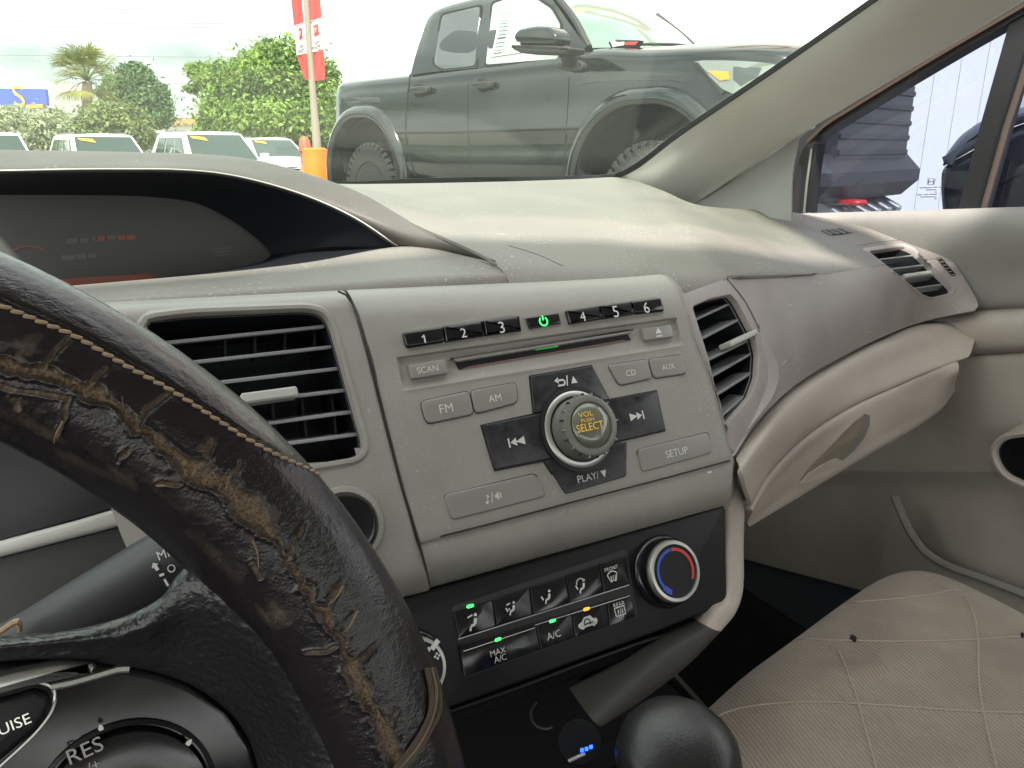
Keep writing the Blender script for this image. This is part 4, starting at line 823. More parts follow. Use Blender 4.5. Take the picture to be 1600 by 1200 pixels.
# ================================================================== STEERING WHEEL
CW = V3(-.12681, .16624, .81410); TW_ = .34152; RW, RT = .18191, .0204
WH = Plane(CW, (1, 0, 0), (0, sin(TW_), cos(TW_)))
wheel = thing('steering_wheel', 'steering wheel with cracked peeling black leather cover and tan stitching', 'steering wheel', CW)
def tor(ph, fi, r=RT):
    e = WH.s*np.cos(ph)[..., None]+WH.u*np.sin(ph)[..., None]
    return CW+e*(RW+r*np.cos(fi))[..., None]+WH.n*(r*np.sin(fi))[..., None]
def pjA(P):
    d = P-CAM; k = d@CL; return np.stack([800+1200*(d@CR)/k, 600-1200*(d@CU)/k], -1)
gph, gfi = np.meshgrid(np.radians(np.linspace(-5, 75, 400)), np.radians(np.linspace(-60, 220, 360)), indexing='ij')
GP_ = tor(gph, gfi); gpx = pjA(GP_); e_ = WH.s*np.cos(gph)[..., None]+WH.u*np.sin(gph)[..., None]
gn = e_*np.cos(gfi)[..., None]+WH.n*np.sin(gfi)[..., None]; vis = ((CAM-GP_)*gn).sum(-1) > 0
def inv(px, py):
    d = np.hypot(gpx[..., 0]-px, gpx[..., 1]-py)+np.where(vis, 0, 1e4); i = np.unravel_index(d.argmin(), d.shape); return np.array([gph[i]*RW, gfi[i]*RT])
_rn = np.random.default_rng(11); _G = _rn.random((256, 256))
def vnoise(x, y):
    xi, yi = np.floor(x).astype(int), np.floor(y).astype(int); fx, fy = x-xi, y-yi; fx = fx*fx*(3-2*fx); fy = fy*fy*(3-2*fy)
    g = lambda a, b: _G[a % 256, b % 256]
    return (g(xi, yi)*(1-fx)+g(xi+1, yi)*fx)*(1-fy)+(g(xi, yi+1)*(1-fx)+g(xi+1, yi+1)*fx)*fy
def fbm(x, y, o=4):
    s, a = 0, .5
    for i in range(o): s = s+a*vnoise(x*2**i+17*i, y*2**i+5*i); a *= .5
    return s
def dseg(U, Vv, path):
    best = np.full(U.shape, 9.); 
    for (a, b) in zip(path[:-1], path[1:]):
        ab = b-a; t = np.clip(((U-a[0])*ab[0]+(Vv-a[1])*ab[1])/max(ab@ab, 1e-12), 0, 1); best = np.minimum(best, np.hypot(U-a[0]-ab[0]*t, Vv-a[1]-ab[1]*t))
    return best
stitch = [inv(*p) for p in [(-20, 470), (0, 478), (60, 503), (115, 527), (160, 552), (203, 577), (266, 611), (315, 642), (350, 664), (385, 688), (437, 716), (480, 735), (497, 745)]]
crack = [inv(*p) for p in [(-20, 560), (0, 566), (60, 577), (110, 598), (150, 615), (190, 638), (212, 668), (255, 700), (300, 735), (345, 752), (385, 790), (420, 832), (455, 880), (480, 925), (510, 968), (535, 1005), (552, 1045), (572, 1090), (600, 1150), (625, 1210)]]
cross = [[(112, 528), (88, 548), (72, 572)], [(265, 612), (245, 632), (222, 640), (212, 662)], [(160, 575), (140, 600)], [(375, 720), (360, 745), (352, 762)], [(-10, 600), (40, 612), (110, 622), (100, 650), (88, 680)], [(20, 622), (28, 640)],
         [(200, 705), (188, 722)], [(250, 755), (275, 758)], [(475, 820), (460, 845), (452, 870)], [(530, 915), (515, 945), (505, 960)], [(590, 1010), (560, 1030), (548, 1042)], [(480, 1020), (510, 1018), (525, 1010)], [(620, 1110), (600, 1140)], [(330, 690), (318, 712)], [(395, 880), (410, 905)]]
cross = [[inv(*q) for q in c] for c in cross]
rough = [inv(*p) for p in [(-20, 650), (40, 665), (120, 710), (200, 745), (260, 790), (320, 840), (380, 890), (430, 960)]]
phs = np.concatenate([np.radians(np.linspace(-6, 74, 820)), np.radians(np.linspace(75, 353, 150))]); fis = np.radians(np.linspace(-180, 180, 261)[:-1])
PH, FI = np.meshgrid(phs, fis, indexing='ij'); U_, V_ = PH*RW, FI*RT
V2_ = np.where(FI < radians(-60), (FI+2*pi)*RT, V_)
wob = (fbm(U_*260, V2_*260)-.5)*.004
ds_ = dseg(U_, V2_, stitch); dc = dseg(U_+0*wob, V2_+wob, crack); dx_ = np.full(U_.shape, 9.)
for c in cross: dx_ = np.minimum(dx_, dseg(U_+wob*.5, V2_+wob*.5, c))
dr_ = dseg(U_, V2_+wob, rough)
n1, n2, n3 = fbm(U_*90, V2_*300), fbm(U_*700, V2_*700), fbm(U_*2600+3, V2_*500, 3)
wid = .0005+.0038*np.clip(fbm(U_*45+9, V2_*0+2)*2-.75, 0, 1)
on = np.where((PH > radians(-8)) & (PH < radians(76)), 1.0, 0)
worn = np.clip(1.2-dc/wid, 0, 1)*on; thin = np.clip(1.15-dx_/.00055, 0, 1)*on
fz = np.clip((1.0-dr_/.0055), 0, 1)*np.clip(n1*3.4-1.35, 0, 1)*on
flake = np.clip((fbm(U_*210+40, V2_*210)-.62)*9, 0, 1)*np.clip(1-dc/.010, 0, 1)*on
W_ = np.clip(worn+thin*.9+fz*.4+flake*.5, 0, 1)
curl = np.exp(-((dc-wid*1.15)/.0007)**2)*.0006*on+np.exp(-((dx_-.0006)/.0004)**2)*.0003*on
disp = -.0011*worn-.0006*thin-.0005*fz*n3+curl+(n2-.5)*.00018+(n1-.5)*.0004+W_*(n3-.5)*.0012
groove = inv(115, 519)[1]-inv(115, 527)[1]
dg_ = dseg(U_, V2_, [s+np.array([0, groove*1.3]) for s in stitch])
disp += -.0009*np.exp(-(dg_/.0007)**2)+.0005*np.exp(-(ds_/.0016)**2)
Pr = tor(PH, FI, RT+disp).reshape(-1, 3)
def leathermat():
    m = bpy.data.materials.new('cracked_leather'); m.use_nodes = True; n = m.node_tree; b = n.nodes['Principled BSDF']
    at = n.nodes.new('ShaderNodeAttribute'); at.attribute_name = 'worn'; g = n.nodes.new('ShaderNodeNewGeometry')
    nz = n.nodes.new('ShaderNodeTexNoise'); nz.inputs['Scale'].default_value = 1500; nz.inputs['Detail'].default_value = 4; n.links.new(g.outputs['Position'], nz.inputs[0])
    n3 = n.nodes.new('ShaderNodeTexNoise'); n3.inputs['Scale'].default_value = 180; n3.inputs['Detail'].default_value = 5; n.links.new(g.outputs['Position'], n3.inputs[0])
    br = n.nodes.new('ShaderNodeValToRGB'); br.color_ramp.elements[0].color = (.04, .026, .017, 1); br.color_ramp.elements[1].color = (.22, .155, .10, 1); br.color_ramp.elements[0].position = .3; br.color_ramp.elements[1].position = .65; n.links.new(nz.outputs[0], br.inputs[0])
    bl = n.nodes.new('ShaderNodeValToRGB'); bl.color_ramp.elements[0].color = (.007, .0065, .008, 1); bl.color_ramp.elements[1].color = (.018, .014, .016, 1); n.links.new(n3.outputs[0], bl.inputs[0])
    mx = n.nodes.new('ShaderNodeMixRGB'); n.links.new(at.outputs['Fac'], mx.inputs[0]); n.links.new(bl.outputs[0], mx.inputs[1]); n.links.new(br.outputs[0], mx.inputs[2]); n.links.new(mx.outputs[0], b.inputs['Base Color'])
    mr = n.nodes.new('ShaderNodeMapRange'); mr.inputs[3].default_value = .25; mr.inputs[4].default_value = .95; n.links.new(at.outputs['Fac'], mr.inputs[0]); n.links.new(mr.outputs[0], b.inputs['Roughness'])
    bp = n.nodes.new('ShaderNodeBump'); bp.inputs['Strength'].default_value = .35; bp.inputs['Distance'].default_value = .0004; n.links.new(nz.outputs[0], bp.inputs['Height']); n.links.new(bp.outputs[0], b.inputs['Normal'])
    b.inputs['Specular IOR Level'].default_value = .5; return m
M['crack'] = leathermat()
mk('leather_cover', Pr, [(a, d, c, b) for (a, b, c, d) in grid_faces(len(phs), len(fis), True)]+[((len(phs)-1)*len(fis)+j, j, (j+1) % len(fis), (len(phs)-1)*len(fis)+(j+1) % len(fis)) for j in range(len(fis))], M['crack'], wheel, angle=0, attr={'worn': W_.ravel()})
M['fibre'] = mat('leather_fibre', (.20, .14, .09), .85)
# stitches, one by one
st = cr(np.array(stitch), 12); seglen = np.r_[0, np.cumsum(np.linalg.norm(np.diff(st, axis=0), axis=1))]; step = .0024; sm = None
cap_prof = [(.00005, -.0013), (.0004, -.0011), (.00048, -.0004), (.00048, .0004), (.0004, .0011), (.00005, .0013)]
for k in range(int(seglen[-1]/step)):
    s0 = (k+.5)*step; i = np.searchsorted(seglen, s0)-1; i = max(0, min(i, len(st)-2)); f = (s0-seglen[i])/max(seglen[i+1]-seglen[i], 1e-9); uv = st[i]*(1-f)+st[i+1]*f; dv = st[i+1]-st[i]
    ph, fi = np.array(uv[0]/RW), np.array(uv[1]/RT); P0 = tor(ph, fi, RT+.0006); P1 = tor(np.array((uv[0]+dv[0]*.1)/RW), np.array((uv[1]+dv[1]*.1)/RT), RT+.0006)
    t = unit(P1-P0); nn = unit(P0-tor(ph, fi, 0.0001)); bi = np.cross(nn, t); t = unit(t+bi*.32+nn*.02*random.uniform(-1, 1))
    if sm is None:
        V, F = lathe_geo(cap_prof, V3(0, 0, 0), V3(0, 0, 1), 8); sm = bpy.data.meshes.new('stitch'); sm.from_pydata(V.tolist(), [], F); sm.materials.append(M['thread']); sm.polygons.foreach_set('use_smooth', np.ones(len(sm.polygons), bool))
    o = bpy.data.objects.new('stitch', sm); COL.objects.link(o); o.parent = wheel; a_, b_ = frame_of(t); mtx = Matrix(((a_[0], b_[0], t[0], 0), (a_[1], b_[1], t[1], 0), (a_[2], b_[2], t[2], 0), (0, 0, 0, 1)))
    o.matrix_local = Matrix.Translation(Vector(P0-CW)) @ mtx; WL[o.name] = P0
# loose leather fibres along the torn edge
fib = []
for k in range(45):
    c = crack[random.randrange(2, len(crack)-1)]; d = crack[min(len(crack)-1, random.randrange(1, len(crack)))]; i = random.randrange(3, len(crack)-2); t = random.random(); uv = crack[i]*(1-t)+crack[i+1]*t+np.array([random.gauss(0, .001), random.gauss(0, .0016)])
    p = tor(np.array(uv[0]/RW), np.array(uv[1]/RT), RT); nn = unit(p-tor(np.array(uv[0]/RW), np.array(uv[1]/RT), 0.0001)); r3 = unit(V3(*[random.gauss(0, 1) for _ in range(3)])); L_ = random.uniform(.001, .0035)
    fib.append(tube_geo(cr([p-nn*.0003, p+nn*L_*.3+r3*L_*.5, p+nn*L_*.35+r3*L_], 3), [.00009]*7, 4))
V, F = merge(fib); mk('loose_fibres', V, F, M['fibre'], wheel, kind='stuff')
flp = [[(395, 845, .0), (402, 862, .0), (405, 885, .001)], [(530, 915, .002), (520, 930, .003), (512, 948, 0)], [(555, 955, .001), (540, 975, .003), (536, 990, 0)], [(100, 655, .001), (94, 675, .002), (88, 690, .001)], [(248, 757, .001), (262, 752, .003), (272, 760, .001)]]
for f_ in flp:
    P = []
    for x, y, h in f_: uv = inv(x, y); P.append(tor(np.array(uv[0]/RW), np.array(uv[1]/RT), RT+h))
    P = cr(P, 4); V, F = tube_geo(P, np.linspace(.0004, .00012, len(P)), 5); mk('torn_flap', V, F, M['fibre'], wheel)
# cover end seam at the lower right
for k, (dx2, rr2) in enumerate(((0, .0009), (-5, .0006), (-11, .0008))):
    P = []
    for x, y in [(679, 1045), (687, 1080), (686, 1110), (676, 1140), (655, 1172), (628, 1205), (600, 1235)]:
        uv = inv(x+dx2-6, y); P.append(tor(np.array(uv[0]/RW), np.array(uv[1]/RT), RT+.0009))
    V, F = tube_geo(cr(P, 5), rr2, 6); mk('cover_edge', V, F, M['fibre'] if k == 1 else mat('frayed_edge_%d' % k, (.07, .052, .04), .8, bs=2500, bstr=.6), wheel)
# spoke
A1 = [(-60, 1006), (0, 998), (80, 990), (150, 977), (210, 957), (255, 930), (272, 905), (300, 880), (350, 880), (400, 915), (455, 985), (500, 1070), (528, 1140), (550, 1210), (560, 1290)]
B1 = [(-60, 1041), (0, 1034), (60, 1030), (130, 1032), (190, 1041), (225, 1046), (250, 1052), (275, 1060), (300, 1071), (330, 1090), (355, 1110), (375, 1132), (393, 1163), (405, 1205), (412, 1290)]
oa = [-.012, -.011, -.010, -.008, -.004, -.001, .0, .002, .006, .010, .012, .012, .012, .012, .012]; ob = [-.006]*15
def sprow(t, bump): return [WH.px(a[0]*(1-t)+b[0]*t, a[1]*(1-t)+b[1]*t, x*(1-t)+y*t+bump) for a, b, x, y in zip(A1, B1, oa, ob)]
backA = [p-WH.n*.03-WH.u*.022 for p in sprow(0, 0)]; backB = [p-WH.n*.03 for p in sprow(1, 0)]
M['grain'] = mat('spoke_leather', (.016, .015, .017), .34, .55, bs=420, bstr=.75, bdist=.0009, det=2)
loft('spoke', [backA, sprow(0, -.002), sprow(.12, .003), sprow(.35, .0045), sprow(.65, .002), sprow(.93, .0), sprow(1, -.0015), backB], M['grain'], wheel, 5, 5, angle=70)
HB = WH.off(-.0085)
slab('hub_panel', [(-160, 1062), (-60, 1045), (0, 1037), (60, 1031), (130, 1032), (190, 1041), (250, 1052), (300, 1071), (355, 1110), (393, 1163), (410, 1215), (415, 1400), (-160, 1500)], HB, -.03, 0, .002, M['gloss'], wheel)
slab('silver_trim', [(-60, 1062), (0, 1049), (60, 1036), (105, 1029), (157, 1034), (100, 1047), (0, 1077), (-60, 1092)], HB, -.004, .0062, .0016, M['silver'], wheel, rnd=.002)
def hline(name, pts, r, m): V, F = tube_geo(cr([HB.px(*p, .0008) for p in pts], 5), r, 6); mk(name, V, F, m, wheel)
hline('trim_line', [(80, 1073), (110, 1067), (150, 1056), (185, 1046), (202, 1045)], .0010, M['silver']); hline('trim_line', [(62, 1066), (80, 1073), (86, 1090), (80, 1112), (60, 1140), (30, 1170), (0, 1197), (-40, 1235)], .00045, M['silver'])
cb = slab('cruise_button', [(-80, 1110), (0, 1090), (55, 1074), (76, 1082), (80, 1100), (70, 1122), (50, 1146), (-10, 1196), (-80, 1250)], HB, -.003, .0022, .0018, M['black'], wheel, rnd=.004)
text('CRUISE', HB, 5, 1139, 92, M['chrome'], cb, .0024, rot=radians(9))
M['stalkmark'] = mat('worn_lettering', (.33, .32, .30), .5)
CC = HB.px(197, 1262, 0); rr3 = 150*mpp(HB, 197, 1262)
lathe('control_ring', [(rr3*1.05, -.002), (rr3*1.05, .0012), (rr3*1.0, .0018), (rr3*.98, -.001)], CC, HB.n, M['black'], wheel, 64)
rs = lathe('resume_button', [(rr3*.965, -.002), (rr3*.965, .0012), (rr3*.93, .0030), (rr3*.80, .0038), (rr3*.4, .0036), (rr3*.1, .0034)], CC, HB.n, M['gloss'], wheel, 64)
text('RES', HB, 133, 1172, 58, M['stalkmark'], rs, .0042, rot=radians(9)); text('/+', HB, 146, 1196, 20, M['stalkmark'], rs, .0042, rot=radians(9))
for x, y, r in ((157, 1136, 8), (296, 1159, -50)): icon([[(-4, -6), (4, -6), (5, 0), (0, 8), (-5, 0)]], HB, x, y, 9, M['white'], rs, .0040, rot=radians(r))
# stalk, cluster shroud
stk = thing('wiper_stalk', 'dark grey wiper stalk with white markings seen through the steering wheel', 'wiper stalk', D(130, 950, .31))
pth = [D(-60, 1052, .335), D(40, 1005, .325), D(140, 948, .315), D(260, 880, .305), D(330, 838, .30)]
V, F = tube_geo(cr(pth, 4), np.linspace(.0118, .0142, 17), 28); mk('body', V, F, M['stalk'], stk)
KS = Plane(D(262, 885, .2885), CR, CU)
text('MI', KS, 255, 866, 18, M['white'], stk, 0, rot=radians(20)); text('O', KS, 268, 888, 13, M['white'], stk, 0, rot=radians(20)); icon([[(-3, -6), (3, -6), (3, 2), (7, 2), (0, 9), (-7, 2), (-3, 2)]], KS, 243, 885, 13, M['white'], stk, 0, rot=radians(35))
icon([bar(-4, 0, 4, 0, 4)], KS, 253, 898, 8, M['white'], stk, 0, rot=radians(20)); icon([bar(-5, 0, 5, 0, 3)], KS, 260, 910, 12, M['white'], stk, 0, rot=radians(-60))
IP = Plane(D(100, 830, .40), (1, 0, 0), (0, sin(radians(20)), cos(radians(20))))
slab('cluster_shroud', [(-120, 560), (60, 560), (330, 790), (330, 860), (236, 810), (200, 788), (0, 846), (-120, 882)], IP, -.05, -.004, .001, mat('shroud', (.02, .018, .022), .3), dash)
slab('lower_trim_strip', [(-120, 880), (0, 846), (120, 814), (200, 790), (228, 812), (0, 871), (-120, 903)], IP, -.02, .002, .003, M['pillar'], dash)
slab('knee_panel', [(-120, 905), (0, 872), (228, 813), (420, 780), (420, 1000), (200, 1050), (-120, 1120)], IP, -.05, -.003, .001, mat('knee_panel_plastic', (.06, .06, .058), .5, bs=900, bstr=.2), dash)
V, F = tube_geo(cr([D(-10, 995, .30), D(8, 982, .30), D(28, 971, .30), D(30, 985, .302)], 4), .0013, 6); mk('cord_end', V, F, M['thread'], stk)

# ================================================================== SHELL OF OUR OWN CAR
own = thing('car_interior', 'dark footwell carpet, lining and roof of the car around the dashboard', 'car interior', V3(.25, -.2, .2))
def bx(name, lo, hi, m, par=own): lo, hi = np.array(lo, float), np.array(hi, float); V, F = box_geo((lo+hi)/2, (hi-lo)/2); return mk(name, V, F, m, par, smooth=False)
bx('roof_lining', (-.50, -1.7, 1.265), (1.0, .27, 1.30), M['head']); bx('floor_carpet', (-.52, -1.7, .16), (1.0, 1.0, .20), M['carpet']); bx('footwell_wall', (-.52, .93, .20), (1.0, .97, .90), M['carpet'])
bx('driver_door_lining', (-.56, -1.7, .16), (-.52, 1.1, .86), M['door']); bx('rear_shelf', (-.52, -1.75, .16), (1.0, -1.6, .92), M['door']); bx('outer_skin', (1.0, -1.7, .16), (1.03, 1.0, .88), M['carpaint'])
bx('roof_rail', (.93, -1.7, 1.19), (.99, .1, 1.265), M['head']); bx('centre_post', (.93, -.55, .9), (.99, -.43, 1.2), M['head'])
V, F = lathe_geo([(.12, -.2), (.13, 0), (.10, .05)], V3(.60, .60, .32), V3(0, -.6, 1), 24)
tun = loft('console_flank', [[V3(.37, .9, .62), V3(.38, .6, .60), V3(.375, .3, .56), V3(.36, .0, .50)], [V3(.40, .9, .40), V3(.41, .6, .38), V3(.40, .3, .34), V3(.39, 0, .3)], [V3(.41, .9, .2), V3(.42, .6, .2), V3(.41, .3, .2), V3(.40, 0, .2)]], mat('flank_dark', (.05, .045, .042), .7), own, 4, 4, thick=.004)
mir = thing('door_mirror', 'dark exterior door mirror of our car seen through the passenger side glass', 'door mirror', X_(1560, 270, 1.08))
MPn = Plane(X_(1560, 270, 1.08), np.cross(ray(1500, 270), ZV), ZV)
slab('housing', [(1474, 345), (1470, 300), (1471, 262), (1520, 236), (1580, 200), (1640, 180), (1760, 175), (1760, 370)], MPn, -.09, 0, .018, M['gloss'], mir, rnd=.012, seg=5)
slab('painted_cap', [(1471, 262), (1480, 238), (1500, 212), (1530, 190), (1590, 168), (1700, 150), (1760, 150), (1760, 173), (1640, 178), (1580, 198), (1520, 234)], MPn, -.10, .001, .012, M['carpaint'], mir, rnd=.006, seg=4)
# ================================================================== OUTSIDE
def G(px, f, z=0.0):
    k = f*cos(PITCH)-(z-1.0)*sin(PITCH); return V3(*(FH*f+CR*((px-800)/1200*k)))*V3(1, 1, 0)+V3(0, 0, z)
def zat(py, f): return 1.0+f*tan(atan((600-py)/1200)-PITCH)
M['asphalt'] = mat('lot_paving', (.30, .285, .25), .8, vs=.8, vamt=.15, bs=60, bstr=.3, bdist=.01)
gz = -.34
V = [(-400, -400, gz), (400, -400, gz), (400, 400, gz), (-400, 400, gz)]; mk('ground', V, [(0, 1, 2, 3)], M['asphalt'], kind='structure', smooth=False)
def leafmat(name, c1, c2, sc=1.2):
    m = bpy.data.materials.new(name); m.use_nodes = True; n = m.node_tree; b = n.nodes['Principled BSDF']; b.inputs['Roughness'].default_value = .5
    g = n.nodes.new('ShaderNodeObjectInfo'); ge = n.nodes.new('ShaderNodeNewGeometry'); nz = n.nodes.new('ShaderNodeTexNoise'); nz.inputs['Scale'].default_value = sc; nz.inputs['Detail'].default_value = 6; n.links.new(ge.outputs['Position'], nz.inputs[0])
    r = n.nodes.new('ShaderNodeValToRGB'); r.color_ramp.elements[0].position = .35; r.color_ramp.elements[0].color = (*c1, 1); r.color_ramp.elements[1].position = .65; r.color_ramp.elements[1].color = (*c2, 1); n.links.new(nz.outputs[0], r.inputs[0]); n.links.new(r.outputs[0], b.inputs['Base Color'])
    tr = n.nodes.new('ShaderNodeBsdfTranslucent'); n.links.new(r.outputs[0], tr.inputs[0]); mx = n.nodes.new('ShaderNodeMixShader'); mx.inputs[0].default_value = .35; n.links.new(b.outputs[0], mx.inputs[1]); n.links.new(tr.outputs[0], mx.inputs[2]); n.links.new(mx.outputs[0], n.nodes['Material Output'].inputs[0]); return m
M['bark'] = mat('bark', (.12, .09, .065), .9, bs=30, bstr=.8, bdist=.02)
M['leafA'] = leafmat('leaf_bright', (.11, .20, .03), (.30, .42, .08)); M['leafB'] = leafmat('leaf_dark', (.07, .14, .05), (.16, .26, .09)); M['leafC'] = leafmat('leaf_olive', (.10, .15, .04), (.28, .33, .11), 3)
M['leafP'] = leafmat('palm_leaf', (.12, .17, .05), (.36, .34, .08), 1.5); M['leafW'] = leafmat('leaf_white_lit', (.11, .16, .05), (.58, .60, .40), 5)  # leafW's pale tone puts the white light on the leaves into colour
def leaves(blobs, n, sz, asp=2.2, up=.3, rs=1):
    r = np.random.default_rng(rs); w = np.array([b[3]*b[4]*b[5] for b in blobs])**.8; ch = r.choice(len(blobs), n, p=w/w.sum()); B = np.array(blobs)[ch]
    d = r.normal(size=(n, 3)); d /= np.linalg.norm(d, axis=1)[:, None]; rad = r.random(n)**.35*(1+.22*r.normal(size=n)*(r.random(n) < .3))
    lump = .78+.44*fbm(d[:, 0]*2.2+ch*3+9, d[:, 2]*2.2+d[:, 1]*1.7+5); P = B[:, :3]+d*B[:, 3:6]*(rad*lump)[:, None]
    nn = d*.6+r.normal(size=(n, 3))*.6+np.array([0, 0, up]); nn /= np.linalg.norm(nn, axis=1)[:, None]
    t = np.cross(nn, r.normal(size=(n, 3))); t /= np.linalg.norm(t, axis=1)[:, None]; b = np.cross(nn, t); s = sz*(.6+.8*r.random(n))[:, None]
    V = np.stack([P-t*s*.5*asp**.5, P+b*s*.5/asp**.5, P+t*s*.5*asp**.5, P-b*s*.5/asp**.5], 1).reshape(-1, 3); F = np.arange(4*n).reshape(-1, 4); return V, F
def tree(label, base, blobs, n, sz, lm, trunk_h, trunk_r, group='trees beyond the parked cars', name='tree', rs=1, limbs=6):
    t = thing(name, label, 'tree', base, group); base = np.array(base); Vs = []
    tp = cr([base, base+V3(.1, .05, trunk_h*.5), base+V3(-.05, 0, trunk_h)], 4); g = [tube_geo(tp, np.linspace(trunk_r, trunk_r*.6, len(tp)), 10)]
    rr = random.Random(rs)
    for i in range(limbs):
        b = blobs[i % len(blobs)]; e = np.array(b[:3])+V3(rr.uniform(-.5, .5)*b[3], rr.uniform(-.5, .5)*b[4], rr.uniform(0, .6)*b[5]); s0 = tp[-1-rr.randrange(0, 3)]; g.append(tube_geo(cr([s0, s0*.5+e*.5+V3(0, 0, .2), e], 4), np.linspace(trunk_r*.45, .02, 9), 6))
    V, F = merge(g); mk('trunk', V, F, M['bark'], t)
    V, F = leaves(blobs, n, sz, rs=rs); mk('crown', V, F, lm, t, smooth=False); return t
def blob(px, py, f, rx, rz, ry=None): c = G(px, f, zat(py, f)); s = f/1256; return (*c, rx*s, (ry or rx)*s, rz*s)
f = 30
tree('largest bright green leafy tree behind the red banners', G(420, f, gz), [blob(420, 130, f, 62, 62), blob(360, 155, f, 50, 55), blob(330, 120, f, 34, 22), blob(450, 95, f, 34, 36), blob(420, 82, f, 20, 24), blob(490, 150, f, 45, 60), blob(430, 190, f, 100, 42), blob(345, 200, f, 40, 40), blob(515, 115, f, 18, 20), blob(500, 200, f, 50, 42), blob(305, 108, f, 18, 10), blob(300, 138, f, 14, 8)], 40000, .125, M['leafA'], 2.2, .16, rs=2, limbs=12)
f = 36
tree('dark green rounded tree between the palm and the bright green tree', G(215, f, gz), [blob(210, 125, f, 30, 28), blob(230, 155, f, 38, 34), blob(190, 150, f, 36, 34), blob(215, 180, f, 52, 24), blob(252, 172, f, 18, 18)], 18000, .14, M['leafB'], 2.0, .15, rs=3)
f = 27
pt = thing('palm_tree', 'palm tree with yellow green fan fronds rising from the hedge', 'palm tree', G(139, f, gz)); zt = zat(128, f)
P = cr([G(139, f, gz), G(137, f, zt*.5), G(136, f, zt)], 4); V, F = tube_geo(P, np.linspace(.19, .15, len(P)), 12); mk('trunk', V, F, mat('palm_bark', (.30, .22, .16), .9, bs=25, bstr=.9, bdist=.03), pt)
rr = random.Random(5); Vs, Fs = [], []
top_ = G(136, f, zt+.05)
for i in range(46):
    az = rr.uniform(0, 2*pi); el = rr.uniform(-.6, 1.35); ln = rr.uniform(.8, 1.15); d = V3(cos(az)*cos(el), sin(az)*cos(el), sin(el)); stem = [top_, top_+d*ln*.5+V3(0, 0, .05), top_+d*ln*.75+V3(0, 0, -.02)]
    V, F = tube_geo(cr(stem, 3), .012, 4); Vs.append((V, F)); a_, b_ = frame_of(d); e = stem[-1]
    for k in range(15):
        th = (k-7)/7*1.25; dd = unit(d*cos(th)+a_*sin(th)+V3(0, 0, -.10*abs(th))); L_ = ln*.62*rr.uniform(.8, 1.1); wv = np.cross(dd, b_)*.018; Vs.append((np.array([e-wv*.5, e+dd*L_*.6-wv+V3(0, 0, -.02), e+dd*L_+V3(0, 0, -.14), e+dd*L_*.6+wv+V3(0, 0, -.02), e+wv*.5]), [(0, 1, 2, 3, 4)]))
V, F = merge(Vs); mk('crown', V, F, M['leafP'], pt, smooth=False)
f = 24
for i, (x, y, rx, rz, lab, lm) in enumerate(((20, 205, 52, 42, 'pale bush with white-lit leaves at the left edge behind the parked cars', 'leafW'), (85, 205, 42, 36, 'pale bush with white-lit leaves just left of the palm trunk', 'leafW'), (165, 200, 44, 44, 'olive green bush just right of the palm trunk', 'leafC'), (205, 200, 30, 34, 'small olive bush below the dark rounded tree', 'leafC'))):
    tree(lab, G(x, f, gz), [blob(x, y, f, rx, rz), blob(x-rx*.5, y+12, f, rx*.7, rz*.75), blob(x+rx*.5, y+10, f, rx*.7, rz*.7)], 8000, .09, M[lm], .6, .06, 'bushes behind the parked cars', 'bush', rs=20+i, limbs=3)
# hidden-side tree belt across the street behind us, which the truck paint mirrors
wood = []
for i in range(7): a = radians(-26-i*13); c = V3(sin(a)*30, cos(a)*30, gz); wood.append(leaves([(*(c+V3(0, 0, 2.6)), 4.2, 4.2, 2.6)], 3500, .5, rs=40+i)); wood.append(tube_geo([c, c+V3(0, 0, 2.5)], .2, 8))
V, F = merge(wood); o = mk('far_wood', V, F, M['leafB'], smooth=False, kind='stuff', label='belt of green trees beyond the left side of the lot', cat='trees')

